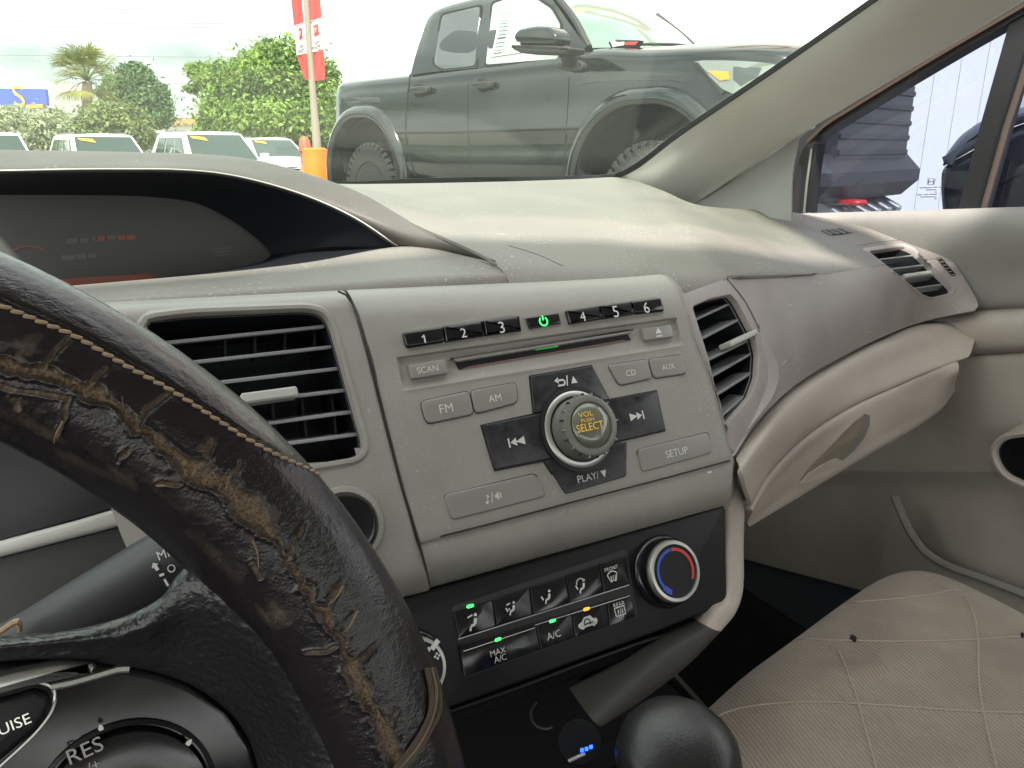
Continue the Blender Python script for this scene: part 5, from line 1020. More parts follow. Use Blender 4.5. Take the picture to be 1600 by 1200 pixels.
# parked cars
M['wpaint'] = mat('white_car_paint', (.72, .73, .71), .3, coat=.8); M['spaint'] = mat('silver_car_paint', (.45, .47, .47), .3, metal=.3, coat=.8)
M['cglass'] = mat('car_glass', (.03, .05, .045), .05, .6, coat=.3); M['tyre'] = mat('tyre_rubber', (.02, .02, .02), .8, bs=60, bstr=.5, bdist=.01); M['rim'] = mat('alloy_rim', (.4, .4, .4), .35, metal=.9); M['grille'] = mat('grille_black', (.015, .015, .016), .4)
M['tag'] = mat('orange_price_tag', (.85, .36, .03), .6); M['lampg'] = mat('lamp_glass', (.5, .52, .52), .1, coat=1)
def car(label, pos, yaw, paint, H=1.7, tag='orange', group='cars parked in a row across the lot', name='parked_car', Lc=4.6, Wc=1.85):
    t = thing(name, label, 'car', pos, group); c, s = cos(yaw), sin(yaw)
    fx = V3(-s, c, 0); rx = V3(c, s, 0); pos = np.array(pos)
    T = lambda x, y, z: pos+rx*x+fx*y+V3(0, 0, z)              # x right, y forward
    w_ = Wc/2; bz = H*.62
    # body by cross-sections along y
    secs = [(-Lc/2, .80, .45, bz*.85), (-Lc/2+.12, .93, .30, bz*.97), (-Lc*.3, 1, .25, bz), (0, 1, .25, bz*.99), (Lc*.18, 1, .25, bz*.985), (Lc*.33, .985, .25, bz*.95), (Lc*.44, .93, .28, bz*.87), (Lc*.485, .84, .34, bz*.74), (Lc*.5, .76, .42, bz*.62)]
    rows = []
    for y, k, z0, z1 in secs:
        ww = w_*k; rows.append([T(x, y, z) for x, z in ((-ww*.8, z0), (-ww, z0+.08), (-ww*1.0, z0+(z1-z0)*.5), (-ww*.985, z1-.12), (-ww*.90, z1-.02), (-ww*.5, z1+.03), (0, z1+.045), (ww*.5, z1+.03), (ww*.90, z1-.02), (ww*.985, z1-.12), (ww, z0+(z1-z0)*.5), (ww, z0+.08), (ww*.8, z0))])
    Hh = loftg(rows, 4, 3); n1_, n2_ = Hh.shape[:2]; V = Hh.reshape(-1, 3); F = grid_faces(n1_, n2_)+[tuple(range(n2_)), tuple((n1_-1)*n2_+k for k in reversed(range(n2_)))]
    mk('body', V, F, paint, t)
    # cabin
    yb = [-Lc*.47, Lc*.20]; yt = [-Lc*.38, Lc*.045]; tb = bz-.02; tt = H
    def quad(n_, pts, m, par=t, th=.012):
        pts = [np.array(p) for p in pts]; nn = unit(np.cross(pts[1]-pts[0], pts[3]-pts[0])); cc = sum(pts)/4
        if nn@(cc-T(0, -.2*Lc, H*.7)) < 0: nn = -nn
        V = np.array(pts+[p+nn*th for p in pts]); return mk(n_, V, [(0, 1, 2, 3), (7, 6, 5, 4), (0, 4, 5, 1), (1, 5, 6, 2), (2, 6, 7, 3), (3, 7, 4, 0)], m, par, smooth=False)
    wb, wt = w_*.92, w_*.74
    prof = [(yb[0], tb, wb), (yt[0], tt-.05, wt), (yt[0]+.25, tt, wt*.97), (yt[1]-.2, tt, wt*.97), (yt[1], tt-.04, wt), (yb[1], tb, wb*.97)]
    V = [T(-w2, y, z) for y, z, w2 in prof]+[T(0, y, z+(.03 if 2 <= i <= 3 else 0)+0) for i, (y, z, w2) in enumerate(prof)]+[T(w2, y, z) for y, z, w2 in prof]
    F = grid_faces(3, 6)+[(0, 1, 2, 3, 4, 5), (17, 16, 15, 14, 13, 12)]; mk('cabin', V, F, paint, t, smooth=False)
    lerp3 = lambda a, b, k: a*(1-k)+b*k
    a0, a1, a2, a3 = T(-wb*.97, yb[1], tb), T(wb*.97, yb[1], tb), T(wt, yt[1], tt-.04), T(-wt, yt[1], tt-.04)
    ctr = (a0+a1+a2+a3)/4; q = [ctr+(p-ctr)*.93 for p in (a0, a1, a2, a3)]; wsn = unit(np.cross(a1-a0, a3-a0)); wsn = wsn if wsn@fx > 0 else -wsn
    wsg = quad('windscreen', q, M['cglass'])
    if tag:
        tg = lambda u, v: lerp3(lerp3(q[0], q[1], u), lerp3(q[3], q[2], u), v)+wsn*.02
        tm = M['tag']; quad('price_tag', [tg(.06, .72) if tag == 'orange' else tg(.3, .3), tg(.26, .80) if tag == 'orange' else tg(.5, .3), tg(.36, .95) if tag == 'orange' else tg(.5, .5), tg(.09, .88) if tag == 'orange' else tg(.3, .5)][::1] if False else [tg(.66, .74), tg(.92, .84), tg(.95, .93), tg(.70, .88)], tm, wsg, .004)
    for sx in (-1, 1):
        for (u0, u1) in ((.10, .36), (.40, .64), (.68, .92)):
            def sp_(u, v):
                yl = yb[0]+.1+(yb[1]-yb[0]-.2)*u; yu = yt[0]+.06+(yt[1]-yt[0]-.12)*u; return T(sx*(lerp3(wb, wt, .12+v*.74)+.004), lerp3(yl, yu, .12+v*.74), lerp3(tb, tt-.03, .12+v*.74))
            quad('side_window', [sp_(u0, 0), sp_(u1, 0), sp_(u1, 1), sp_(u0, 1)], M['cglass'])
        o = T(sx*(w_+.10), Lc*.15, bz+.08); Mx = np.stack([rx, fx, ZV], 1); V, F = bbox_geo(o, (.11, .05, .075), .03, Mx); mk('mirror', V, F, paint, t)
        o = T(sx*w_*.72, Lc*.462, bz*.74); V, F = bbox_geo(o, (.2, .06, .065), .02, Mx); mk('headlight', V, F, M['lampg'], t)
        for y in (-Lc*.31, Lc*.31):
            o = T(sx*(w_-.10), y, .34); V, F = lathe_geo([(.2, -.11), (.33, -.11), (.345, -.06), (.345, .08), (.33, .12), (.22, .125)], o, rx*sx, 28); wh_ = mk('wheel', V, F, M['tyre'], t); V, F = lathe_geo([(.22, .10), (.20, .128), (.06, .11), (.05, .125)], o, rx*sx, 20); mk('rim', V, F, M['rim'], wh_)
        V, F = box_geo(T(sx*wt*.85, -Lc*.15, H+.035), (.015, Lc*.16, .015), np.stack([rx, fx, ZV], 1)); mk('roof_rail', V, F, M['rim'], t)
    g_ = quad('grille', [T(-.5, Lc*.505, bz*.45), T(.5, Lc*.505, bz*.45), T(.52, Lc*.49, bz*.70), T(-.52, Lc*.49, bz*.70)], M['grille'], th=.03)
    for k in range(3): z = bz*(.5+.07*k); quad('grille_bar', [T(-.48, Lc*.507, z), T(.48, Lc*.507, z), T(.48, Lc*.506, z+.02), T(-.48, Lc*.506, z+.02)], M['rim'], g_, .035)
    return t
def head(deg_right): return None
yw = lambda px, extra: -(atan2(G(px, 18)[0], G(px, 18)[1]))+pi+radians(extra)
car('white parked car cut by the left picture edge', G(-2, 19.5, -.28), yw(-2, 4), M['wpaint'], 1.62, None)
car('pale grey parked pickup style car in front of the palm with an orange windscreen tag', G(172, 20, -.33), yw(172, 14), M['wpaint'], 1.64, 'orange')
car('white parked suv with grey grille and orange windscreen tag in front of the green trees', G(340, 19.5, -.31), yw(340, 20), M['wpaint'], 1.66, 'orange')
car('partly hidden silver car in the second row between the two white suvs', G(258, 26, -.30), yw(262, 30), M['spaint'], 1.80, None)
car('small white sedan at the right end of the row beside the pole', G(425, 25, -.17), yw(425, 25), M['wpaint'], 1.45, 'orange', Lc=4.4)

# banner pole, barrel, hydrant, person, far buildings, wires
f = 14
bp_ = thing('banner_pole', 'tall thin grey light pole carrying two red and white banners', 'light pole', G(497, f, gz))
tx = lambda py: 478+(py+5)*.068
P = [G(497, f, gz), G(495, f, zat(225, f)), G(487.5, f, zat(128, f)), G(478, f, zat(-5, f)), G(468, f, zat(-160, f))]; V, F = tube_geo(P, [.085, .075, .055, .045, .04], 12); mk('pole', V, F, mat('pole_brown_grey', (.30, .25, .20), .6), bp_)
V, F = lathe_geo([(.28, 0), (.28, .9), (.2, 1.05), (.12, 1.1)], G(497, f, gz), ZV, 20); mk('base', V, F, mat('pole_base', (.32, .16, .10), .8), bp_)
M['banner_r'] = mat('banner_red', (.70, .05, .045), .7); M['banner_w'] = mat('banner_white', (.75, .72, .70), .7); M['banner_t'] = mat('banner_print', (.35, .33, .33), .7)
def cloth(name, c4, m, par, off=0.0, n=10, thick=.004):
    a, b, c, d = [np.array(G(x, f-off, zat(y, f))) for x, y in c4]; rows = []
    for i in range(n+1):
        v = i/n; l, r = a*(1-v)+d*v, b*(1-v)+c*v; rows.append([l*(1-u)+r*u+V3(*(FH*.02*sin(u*6+v*3))) for u in np.linspace(0, 1, 9)])
    return loft(name, rows, m, par, 1, 1, thick=thick)
for lab, xs in (('left red and white banner on the light pole', ((448, -60), (466, -60), (474, 36), (459, 40), (481, 83), (463.5, 86.5), (485, 128), (475, 122))), ('right red and white banner on the light pole, partly frayed at no edge', ((470, -60), (496, -60), (502, 28), (481, 34), (506, 77), (486, 82), (507, 124), (487, 128)))):
    bn = thing('banner', lab.replace(', partly frayed at no edge', ', the wider one'), 'banner', G(xs[0][0], f, zat(xs[0][1], f)), 'red and white banners on the light pole')
    cloth('red_cloth', [xs[0], xs[1], xs[2], xs[3]], M['banner_r'], bn); w_ = cloth('white_cloth', [xs[3], xs[2], xs[4], xs[5]], M['banner_w'], bn); cloth('red_cloth', [xs[5], xs[4], xs[6], xs[7]], M['banner_r'], bn)
    lx, rx_ = (xs[3][0], xs[2][0]); cx = (xs[3][0]+xs[2][0]+xs[4][0]+xs[5][0])/4; W2 = (xs[2][0]-xs[3][0])
    cloth('emblem', [(cx-W2*.17-1, 40 if W2 > 18 else 45), (cx+W2*.19-1, 38 if W2 > 18 else 43), (cx+W2*.22, 55 if W2 > 18 else 61), (cx-W2*.14, 57 if W2 > 18 else 63)], M['banner_r'], w_, .03, 3)
    cloth('emblem_mark', [(cx-W2*.06-1, 44 if W2 > 18 else 49), (cx+W2*.08-1, 43.5 if W2 > 18 else 48.5), (cx+W2*.1-1, 51 if W2 > 18 else 57), (cx-W2*.05-1, 51.5 if W2 > 18 else 57.5)], M['banner_w'], w_, .05, 3)
    for k in range(2): y = (65 if W2 > 18 else 71)+7*k; cloth('lettering', [(cx-W2*(.15+.15*k), y+1), (cx+W2*(.25+.1*k), y-1), (cx+W2*(.25+.1*k), y+.8), (cx-W2*(.15+.15*k), y+2.8)], M['banner_t'], w_, .03, 2)
f = 10
V, F = lathe_geo([(.20, 0), (.20, .08), (.165, .1), (.17, .5), (.158, .92), (.150, 1.0), (.12, 1.02)], G(501, f, -.02), ZV, 28)
o = mk('traffic_barrel', V, F, mat('barrel_orange', (.72, .20, .012), .5), label='bright orange plastic barrel standing left of the truck tail', cat='barrel')
f = 16
V, F = lathe_geo([(.10, 0), (.10, .5), (.14, .52), (.12, .6), (.10, .72), (.05, .80)], G(480, f, .42), ZV, 16); V2, F2 = tube_geo([G(472, f, .95), G(489, f, .95)], .06, 10); V, F = merge([(V, F), (V2, F2)])
o = mk('hydrant', V, F, mat('hydrant_red', (.5, .10, .05), .5), label='small red hydrant beside the foot of the banner pole', cat='hydrant')
V, F = bbox_geo(G(478, f, .12), (.45, .3, .30), .03); mk('brick_planter', V, F, mat('planter_brick', (.30, .13, .09), .9, bs=40, bstr=.5), label='low red brick planter under the hydrant by the pole', cat='planter')
# person far off by the truck tail
f = 27; pb = G(524, f, gz); per = thing('person', 'person in dark clothes and a cap walking beside the truck tail', 'person', pb)
def skin(name, pts, edges, radii, m, par, sub=2):
    me = bpy.data.meshes.new(name); P = np.array(pts); base = WL[par.name]; me.from_pydata((P-base).tolist(), edges, []); o = bpy.data.objects.new(name, me); COL.objects.link(o); o.parent = par
    o.modifiers.new('skin', 'SKIN'); me.skin_vertices[0].data if me.skin_vertices else me.attributes
    bpy.context.view_layer.update()
    for i, r in enumerate(radii): me.skin_vertices[0].data[i].radius = (r, r)
    me.skin_vertices[0].data[0].use_root = True
    ss = o.modifiers.new('sub', 'SUBSURF'); ss.levels = sub; ss.render_levels = sub; me.materials.append(m); WL[o.name] = base; return o
q = lambda r, u, z: pb+CR*r+FH*u+ZV*z
pts = [q(0, 0, .95), q(0, 0, 1.15), q(.02, 0, 1.38), q(.03, 0, 1.50), q(.04, 0, 1.60), q(.05, 0, 1.70), q(-.17, 0, 1.42), q(-.27, .05, 1.18), q(-.30, -.1, .98), q(.20, 0, 1.42), q(.30, .05, 1.18), q(.34, .1, .97), q(-.09, 0, .90), q(-.16, -.05, .5), q(-.24, 0, .08), q(.10, 0, .90), q(.16, .1, .5), q(.26, .1, .08), q(-.30, -.12, .05), q(.22, 0, .04)]
ed = [(0, 1), (1, 2), (2, 3), (3, 4), (4, 5), (2, 6), (6, 7), (7, 8), (2, 9), (9, 10), (10, 11), (0, 12), (12, 13), (13, 14), (0, 15), (15, 16), (16, 17), (14, 18), (17, 19)]
try: skin('body', pts, ed, [.15, .15, .16, .06, .09, .09, .07, .05, .04, .07, .05, .04, .10, .07, .05, .10, .07, .05, .05, .05], mat('dark_clothes', (.03, .035, .045), .8), per)
except Exception as ex: print('skin', ex)
V, F = lathe_geo([(.10, -.12), (.115, -.02), (.10, .06), (.05, .11)], q(.05, 0, 1.66), ZV, 16); mk('head', V, F, mat('skin_tone', (.35, .2, .13), .6), per); V, F = lathe_geo([(.125, 0), (.12, .07), (.06, .12)], q(.05, 0, 1.70), ZV, 16); mk('cap', V, F, M['banner_w'], per)
f = 55
bl = thing('store_building', 'far store with a blue fascia and an orange letter sign at the left edge', 'building', G(0, f, gz))
def wallq(name, c4, ff, m, par, th=.2):
    P = [G(x, ff, zat(y, ff)) for x, y in c4]; V = np.array(P+[p+FH*th for p in P]); return mk(name, V, [(3, 2, 1, 0), (4, 5, 6, 7), (0, 1, 5, 4), (1, 2, 6, 5), (2, 3, 7, 6), (3, 0, 4, 7)], m, par, smooth=False)
wallq('wall', [(-120, 120), (84, 128), (84, 238), (-120, 238)], f, M['banner_w'], bl, 8); fs = wallq('fascia', [(-120, 136), (71, 139), (74, 167), (-120, 170)], f-.3, mat('fascia_blue', (.06, .10, .40), .5), bl, .3)
SPl = Plane(G(30, f-.35, zat(152, f)), CR, ZV); ol = mat('sign_orange', (.85, .35, .05), .5)
text('S', SPl, 29, 150, 17, ol, fs, 0, asp=1.0); text('ORE', SPl, 52, 163, 26, ol, fs, 0, asp=.6) if False else None
slab('sign_strip', [(42, 164), (68, 163), (68, 168), (42, 169)], SPl, 0, .1, 0, ol, fs)
b2_ = thing('low_building', 'low far building with a tan orange roof between the trees', 'building', G(278, 50, gz)); wallq('wall', [(250, 195), (306, 194), (306, 238), (250, 238)], 50, M['banner_w'], b2_, 4); wallq('roof', [(254, 186), (306, 183), (308, 195), (248, 196)], 49.6, mat('roof_tan', (.42, .24, .12), .8), b2_, 5)
for i, (y0, y1) in enumerate(((8, 14), (28, 36), (36, 40), (81, 88), (122, 132))):
    P = [G(x, 45, zat(y0+(y1-y0)*t-6*4*t*(1-t)*-1, 45)) for x, t in [(-300+1700*k/12, k/12) for k in range(13)]]; V, F = tube_geo(P, .022, 5); o = mk('overhead_wire', V, F, mat('wire_%d' % i, (.25, .26, .26), .7), label=['highest', 'second highest', 'middle', 'second lowest', 'lowest'][i]+' of the thin overhead wires crossing the sky', cat='wire', group='overhead wires')
# white dealership wall
wall = thing('white_wall', 'large white panelled dealership wall behind the truck', 'wall', G(1200, 11, gz)); wm = mat('wall_white', (.74, .75, .74), .6); cm = mat('wall_grey', (.42, .42, .45), .6)
xs = [940, 1066, 1226, 1345, 1425, 1462, 1500, 1540, 1580, 1700, 1850, 2050, 2400]
for i in range(len(xs)-1):
    a, b = G(xs[i], 11, 0), G(xs[i+1], 11, 0); a = a+CR*.006; V = [a+ZV*gz, b+ZV*gz, b+ZV*9.6, a+ZV*9.6]; V = np.array([p+FH*0 for p in V]+[p+FH*.15 for p in V]); V -= FH*(.12 if i in (7,) else 0); mk('wall_panel', V, [(3, 2, 1, 0), (4, 5, 6, 7), (0, 1, 5, 4), (1, 2, 6, 5), (2, 3, 7, 6), (3, 0, 4, 7)], cm if i == 7 else wm, wall, smooth=False)
a, b = G(940, 11.2, 0), G(2400, 11.2, 0); V = [a+ZV*gz, b+ZV*gz, b+ZV*9.58, a+ZV*9.58]; V = np.array(V+[p+FH*.1 for p in V]); mk('joint_backing', V, [(3, 2, 1, 0), (4, 5, 6, 7), (0, 1, 5, 4), (1, 2, 6, 5), (2, 3, 7, 6), (3, 0, 4, 7)], wm, wall, smooth=False)

sgn = thing('wall_sign', 'big red dealership letters high on the white wall, mirrored in the truck windscreen', 'sign', FH*10.9+CR*4+ZV*7.4)
LP = Plane(FH*10.9+CR*3.3+ZV*7.5, CR, ZV); lr_ = mat('sign_red', (.55, .03, .03), .4)
for k, ch in enumerate('TOYOTA'):
    V2, F2 = text_geo(ch); V2 = np.array(V2); V2 = (V2-(V2.min(0)+V2.max(0))/2)*3.6; x0 = (k-1)*2.6; n_ = len(V2)
    Vf = np.array([LP.pt(v[0]+x0, v[1], .14) for v in V2]); Vb = np.array([LP.pt(v[0]+x0, v[1], .0) for v in V2]); ed = {}
    for f_ in F2:
        for i_ in range(len(f_)): ed[(f_[i_], f_[(i_+1) % len(f_)])] = 1
    mk('letter', np.vstack([Vf, Vb]), list(F2)+[(b_, a_, a_+n_, b_+n_) for (a_, b_) in ed if (b_, a_) not in ed], lr_, sgn, smooth=False)
# ================================================================== PICKUP TRUCK
TP0 = FH*5.67+CR*(.167*5.67)+V3(0, 0, .19); TA = radians(45); TF = sin(TA)*CR-cos(TA)*FH; TL_ = np.array([-TF[1], TF[0], 0])
def T3(x, y, z): return TP0+TF*x+TL_*y+ZV*z
def tl(px, py, y=0.0):
    r = ray(px, py); p0 = TP0+TL_*y; t = ((p0-CAM)@TL_)/(r@TL_); p = CAM+r*t-TP0; return float(p@TF), float(p@ZV)
def TSP(y): return Plane(T3(0, y, 0), TF, ZV)                     # plane on the near side; normal points at us
truck = thing('pickup_truck', 'black crew cab pickup truck with flared wheel arches and a window sticker', 'pickup truck', T3(-1.5, .95, 0))
V, F = bbox_geo(T3(-1.5, .95, -.18), (3.4, 2.0, .18), .03, np.stack([TF, TL_, ZV], 1)); mk('display_pad', V, F, M['asphalt'], kind='structure')
M['tpaint'] = mat('truck_black_paint', (.012, .014, .015), .14, .45, coat=.5, coatr=.04); M['tplastic'] = mat('truck_black_plastic', (.03, .03, .03), .55); M['tseam'] = mat('door_gap_black', (.004, .004, .004), .8)
# lower body: stations along x
xsn = [-4.10, -4.05, -3.95, -3.6, -3.0, -2.66, -2.2, -1.6, -1.0, -.55, -.1, .35, .75, .95, 1.06, 1.12]
zt_ = [1.36, 1.42, 1.452, 1.458, 1.460, 1.462, 1.475, 1.485, 1.495, 1.50, 1.46, 1.44, 1.41, 1.37, 1.30, 1.18]
yn = [.14, .07, .03, .0, .0, .0, 0, 0, 0, 0, 0, .0, .04, .12, .24, .42]
zb = [.70, .62, .55, .55, .52, .52, .50, .50, .50, .50, .52, .52, .55, .58, .62, .66]
cw = [0, 0, 0, 0, 0, 0, 0, 0, 0, .02, .06, .075, .08, .08, .06, .03]
ys = [.10, .03, .0, .012, -.012, -.006, .008, .018, .028, .05, .10]; zf = [0, .05, .16, .36, .43, .50, .62, .78, .88, .96, 1.0]
rows = []
for x, zt2, y0, z0, c in zip(xsn, zt_, yn, zb, cw):
    near = [(y0+a, z0+(zt2-z0)*b) for a, b in zip(ys, zf)]; topm = [(y0+.28, zt2+c*.55+.006), (.95, zt2+c)]; full = near+topm+[(1.9-a, b) for a, b in reversed(near+topm[:1])]; rows.append([T3(x, a, b) for a, b in full])
H_ = loftg(rows, 8, 4); nr_, nc_ = H_.shape[:2]; V = H_.reshape(-1, 3); F = grid_faces(nr_, nc_); L3 = (V-TP0); lx, ly, lz = L3@TF, L3@TL_, L3@ZV
ARC = [(-3.46, .50, .60, .575), (-.03, .50, .60, .60)]; keep = []
for f_ in F:
    cx, cy, cz = lx[list(f_)].mean(), ly[list(f_)].mean(), lz[list(f_)].mean(); cut = any(hypot((cx-a)/rx1*.6, (cz-b)/.6*.6) < .635 and (cy < .13 or cy > 1.77) for a, b, rz1, rx1 in ARC); keep.append(not cut)
F = [f_ for f_, k in zip(F, keep) if k]+[tuple(range(nc_)), tuple((nr_-1)*nc_+k for k in reversed(range(nc_)))]
tbody = mk('body', V, F, M['tpaint'], truck, angle=50)
for (ax_, az_, rz1, rx1) in ARC:
    for side in (0, 1):
        sg = 1 if side == 0 else -1; yb_ = 0 if side == 0 else 1.9; rows = []
        for k in range(25):
            th = radians(-22+224*k/24); cxx, czz = cos(th), sin(th); squ = 1+.045*abs(sin(2*th)); fl_ = 1.28 if True else 0
            P_ = [(.985, .10), (.985, -.02), (1.0, -.048), (1.05, -.058), (1.12, -.045), (1.18, -.008), (1.20, .03)]
            rows.append([T3(ax_+cxx*rx1*rr_*squ, yb_+sg*yy2, az_+czz*rz1*rr_*squ) for rr_, yy2 in P_])
        loft('wheel_arch_flare', rows, M['tpaint'], truck, 2, 3, thick=.004, angle=50)
        rows = [[T3(ax_+cos(radians(a))*rx1*.99*(1+.045*abs(sin(2*radians(a)))), yb_+sg*d_, az_+sin(radians(a))*rz1*.99*(1+.045*abs(sin(2*radians(a))))) for a in range(-25, 206, 10)] for d_ in (0, .3, .6)]
        wl_ = loft('wheel_well', rows, M['grille'], truck, 1, 1, thick=.004)
        mk('well_back', np.array([T3(ax_-.65, yb_+sg*.6, .2), T3(ax_+.65, yb_+sg*.6, .2), T3(ax_+.65, yb_+sg*.6, 1.25), T3(ax_-.65, yb_+sg*.6, 1.25), T3(ax_-.65, yb_+sg*.62, .2), T3(ax_+.65, yb_+sg*.62, .2), T3(ax_+.65, yb_+sg*.62, 1.25), T3(ax_-.65, yb_+sg*.62, 1.25)]), [(0, 1, 2, 3), (7, 6, 5, 4), (0, 4, 5, 1), (1, 5, 6, 2), (2, 6, 7, 3), (3, 7, 4, 0)], M['grille'], truck, smooth=False)
        o = T3(ax_+.06, yb_+sg*.14, .42); wa = -TL_*sg
        V, F = lathe_geo([(.24, -.14), (.38, -.14), (.415, -.10), (.425, -.03), (.425, .05), (.41, .10), (.38, .125), (.26, .13), (.24, .11)], o, wa, 56)
        wh_ = mk('wheel', V, F, M['tyre'], truck); V, F = lathe_geo([(.245, .08), (.245, .115), (.225, .10), (.21, .04), (.07, .06), (.06, .09)], o, wa, 32); rm_ = mk('rim', V, F, mat('bronze_rim', (.12, .11, .10), .4, metal=.6), wh_)
        sp2, u2 = frame_of(wa); knobs = []
        for k in range(36):
            a = 2*pi*k/36
            for j, hh in enumerate((-.07, .0, .07)):
                aa = a+(j % 2)*pi/36; d = sp2*cos(aa)+u2*sin(aa); knobs.append(bbox_geo(o+d*.425+wa*(hh+(.03 if j == 2 else 0)), (.014, .026, .024), .005, np.stack([d, np.cross(wa, d), wa], 1)))
            d = sp2*cos(a)+u2*sin(a); knobs.append(bbox_geo(o+d*.385+wa*.118, (.035, .018, .012), .004, np.stack([d, np.cross(wa, d), wa], 1)))
        V, F = merge(knobs); mk('tread_block', V, F, M['tyre'], wh_, kind='stuff')
        sk_ = [bbox_geo(o+(sp2*cos(a)+u2*sin(a))*.14+wa*.075, (.085, .022, .02), .006, np.stack([sp2*cos(a)+u2*sin(a), np.cross(wa, sp2*cos(a)+u2*sin(a)), wa], 1)) for a in [2*pi*k/6 for k in range(6)]]
        V, F = merge(sk_); mk('rim_spokes', V, F, mat('rim_spoke', (.16, .15, .14), .4, metal=.7), wh_)
# greenhouse
YB_, YT_ = .055, .26
bpx = [(641, 114), (665, 110), (735, 103), (800, 97), (880, 89), (917, 68)]; tpx = [(672, 24), (680, 17), (742, 0), (790, -8), (836, -12), (862, -7)]
Bt = [(lambda q: (q[0], YB_, q[1]-.02))(tl(x, y, YB_)) for x, y in bpx]; Tt = [(lambda q: (q[0], YT_, q[1]))(tl(x, y, YT_)) for x, y in tpx]
def gpt(i, v): return T3(*(np.array(Bt[i])*(1-v)+np.array(Tt[i])*v+V3(0, -.02*sin(pi*v), 0)))
def mir3(p): q_ = p-TP0; return TP0+TF*(q_@TF)+TL_*(1.9-(q_@TL_))+ZV*(q_@ZV)
side = [[gpt(i, v) for i in range(6)] for v in (0, .33, .66, 1)]
roofc = [[T3(Tt[i][0], YT_+.1, Tt[i][2]+.035) for i in range(6)], [T3(Tt[i][0]+(0.03 if i > 4 else 0), .95, Tt[i][2]+.06) for i in range(6)]]
allr = side+roofc+[[mir3(p) for p in r] for r in [roofc[0]]+side[::-1]]
G_ = loftg(allr, 4, 4); V = G_.reshape(-1, 3); nn_ = G_.shape[1]; F = grid_faces(G_.shape[0], nn_)+[tuple(i*nn_ for i in range(G_.shape[0]))]
cab_ = mk('cab', V, F, M['tpaint'], truck, angle=50)
def on_side(px, py, off):                                          # spot on the leaning side of the cab, pushed out by off
    y = .12
    for _ in range(6):
        x, z = tl(px, py, y); zb_, zt2 = 1.47, 1.93; v = min(1, max(0, (z-zb_)/(zt2-zb_))); y = YB_+(YT_-YB_)*v-.02*sin(pi*v)-off
    h = hits(cab_, [(px, py)])[0]
    if h is not None and (h-TP0)@TL_ < .5: return h-TL_*off
    return T3(x, y, z)
def pane(name, pts, off, m, par, n=8):
    P = np.array([on_side(*p, off) for p in pts]); c = P.mean(0); N = len(P); V = np.vstack([P, P-TL_*-.02, ]); F = [tuple(range(N)), tuple(reversed(range(N, 2*N)))]+[(i, i+N, (i+1) % N+N, (i+1) % N) for i in range(N)]
    return mk(name, V, F, m, par, smooth=False)
def rp(pts, r): return [tuple(p) for p in rpoly(pts, r, 4)]
M['tglass'] = mat('truck_dark_glass', (.06, .065, .07), .04, .8, coat=.6); M['tglass2'] = mat('truck_clear_glass', (.30, .36, .32), .06, .7, coat=.7); M['chromed'] = mat('gunmetal_trim', (.10, .10, .10), .3, metal=.7)
rw = [(679, 100), (692, 24), (751, 10), (743, 103), (692, 108)]; fw = [(760, 101), (771, 6), (800, -4), (838, -2), (862, 14), (876, 38), (873, 92)]
pane('window_frame', rp([(675, 101), (689, 21), (755, 6), (747, 107), (691, 112)], 7), .004, M['tseam'], truck); pane('rear_side_window', rp(rw, 6), .008, M['tglass'], truck)
pane('window_frame', rp([(757, 105), (768, 3), (799, -8), (840, -6), (866, 12), (880, 38), (877, 95)], 5), .004, M['tseam'], truck); fwp = pane('front_side_window', rp(fw, 5), .008, M['tglass2'], truck)
stk_ = pane('window_sticker', [(769, 89), (782, 28), (842, 16), (838, 42), (830, 80)], .012, M['white'], truck)
for y0 in (32, 36, 41, 47, 53, 59, 66, 72, 78, 83): pane('print_line', [(783-(y0-28)*.22+2, y0), (783-(y0-28)*.22+16, y0-2), (783-(y0-28)*.22+16, y0-.4), (783-(y0-28)*.22+2, y0+1.6)], .015, mat('sticker_grey_green', (.25, .38, .32), .7) if y0 == 32 else M['etch'] if y0 in (59, 83) else bpy.data.materials['sticker_grey_green'], stk_)
V, F = tube_geo([on_side(845, 45, .01), on_side(862, 38, .01)], .006, 6)
# truck windscreen
wsb = [T3(tl(917, 68, .1)[0]+.02+(.22*sin(pi*t)), .10+1.7*t, 1.52+.03*sin(pi*t)) for t in np.linspace(0, 1, 7)]; wst = [T3(Tt[5][0]+.03+.10*sin(pi*t), YT_+.01+(1.88-2*YT_)*t, Tt[5][2]+.0+.05*sin(pi*t)) for t in np.linspace(0, 1, 7)]
tws = loft('windscreen', [wsb, [a*.5+b*.5+(TF*.03+ZV*.02) for a, b in zip(wsb, wst)], wst], mat('truck_windscreen', (.16, .24, .20), .03, .8, coat=.8), truck, 5, 3, thick=.01)
for sgn in (0, 1):
    P = [wsb[0], wsb[0]*.5+wst[0]*.5+TF*.03, wst[0]] if sgn == 0 else [wsb[-1], wsb[-1]*.5+wst[-1]*.5+TF*.03, wst[-1]]; V, F = tube_geo(cr(P, 5), .028, 8); mk('front_pillar', V, F, M['tplastic'], truck)
V, F = tube_geo(cr([wsb[1]+ZV*.02+TF*.05, wsb[3]+ZV*.035+TF*.05, wsb[5]*.8+wsb[4]*.2+ZV*.05], 4), .012, 6); mk('wiper', V, F, M['tplastic'], truck)
loft('cowl', [[p-ZV*.03 for p in wsb], [p+TF*.16-ZV*.035 for p in wsb]], M['tplastic'], truck, 2, 3, thick=.01)
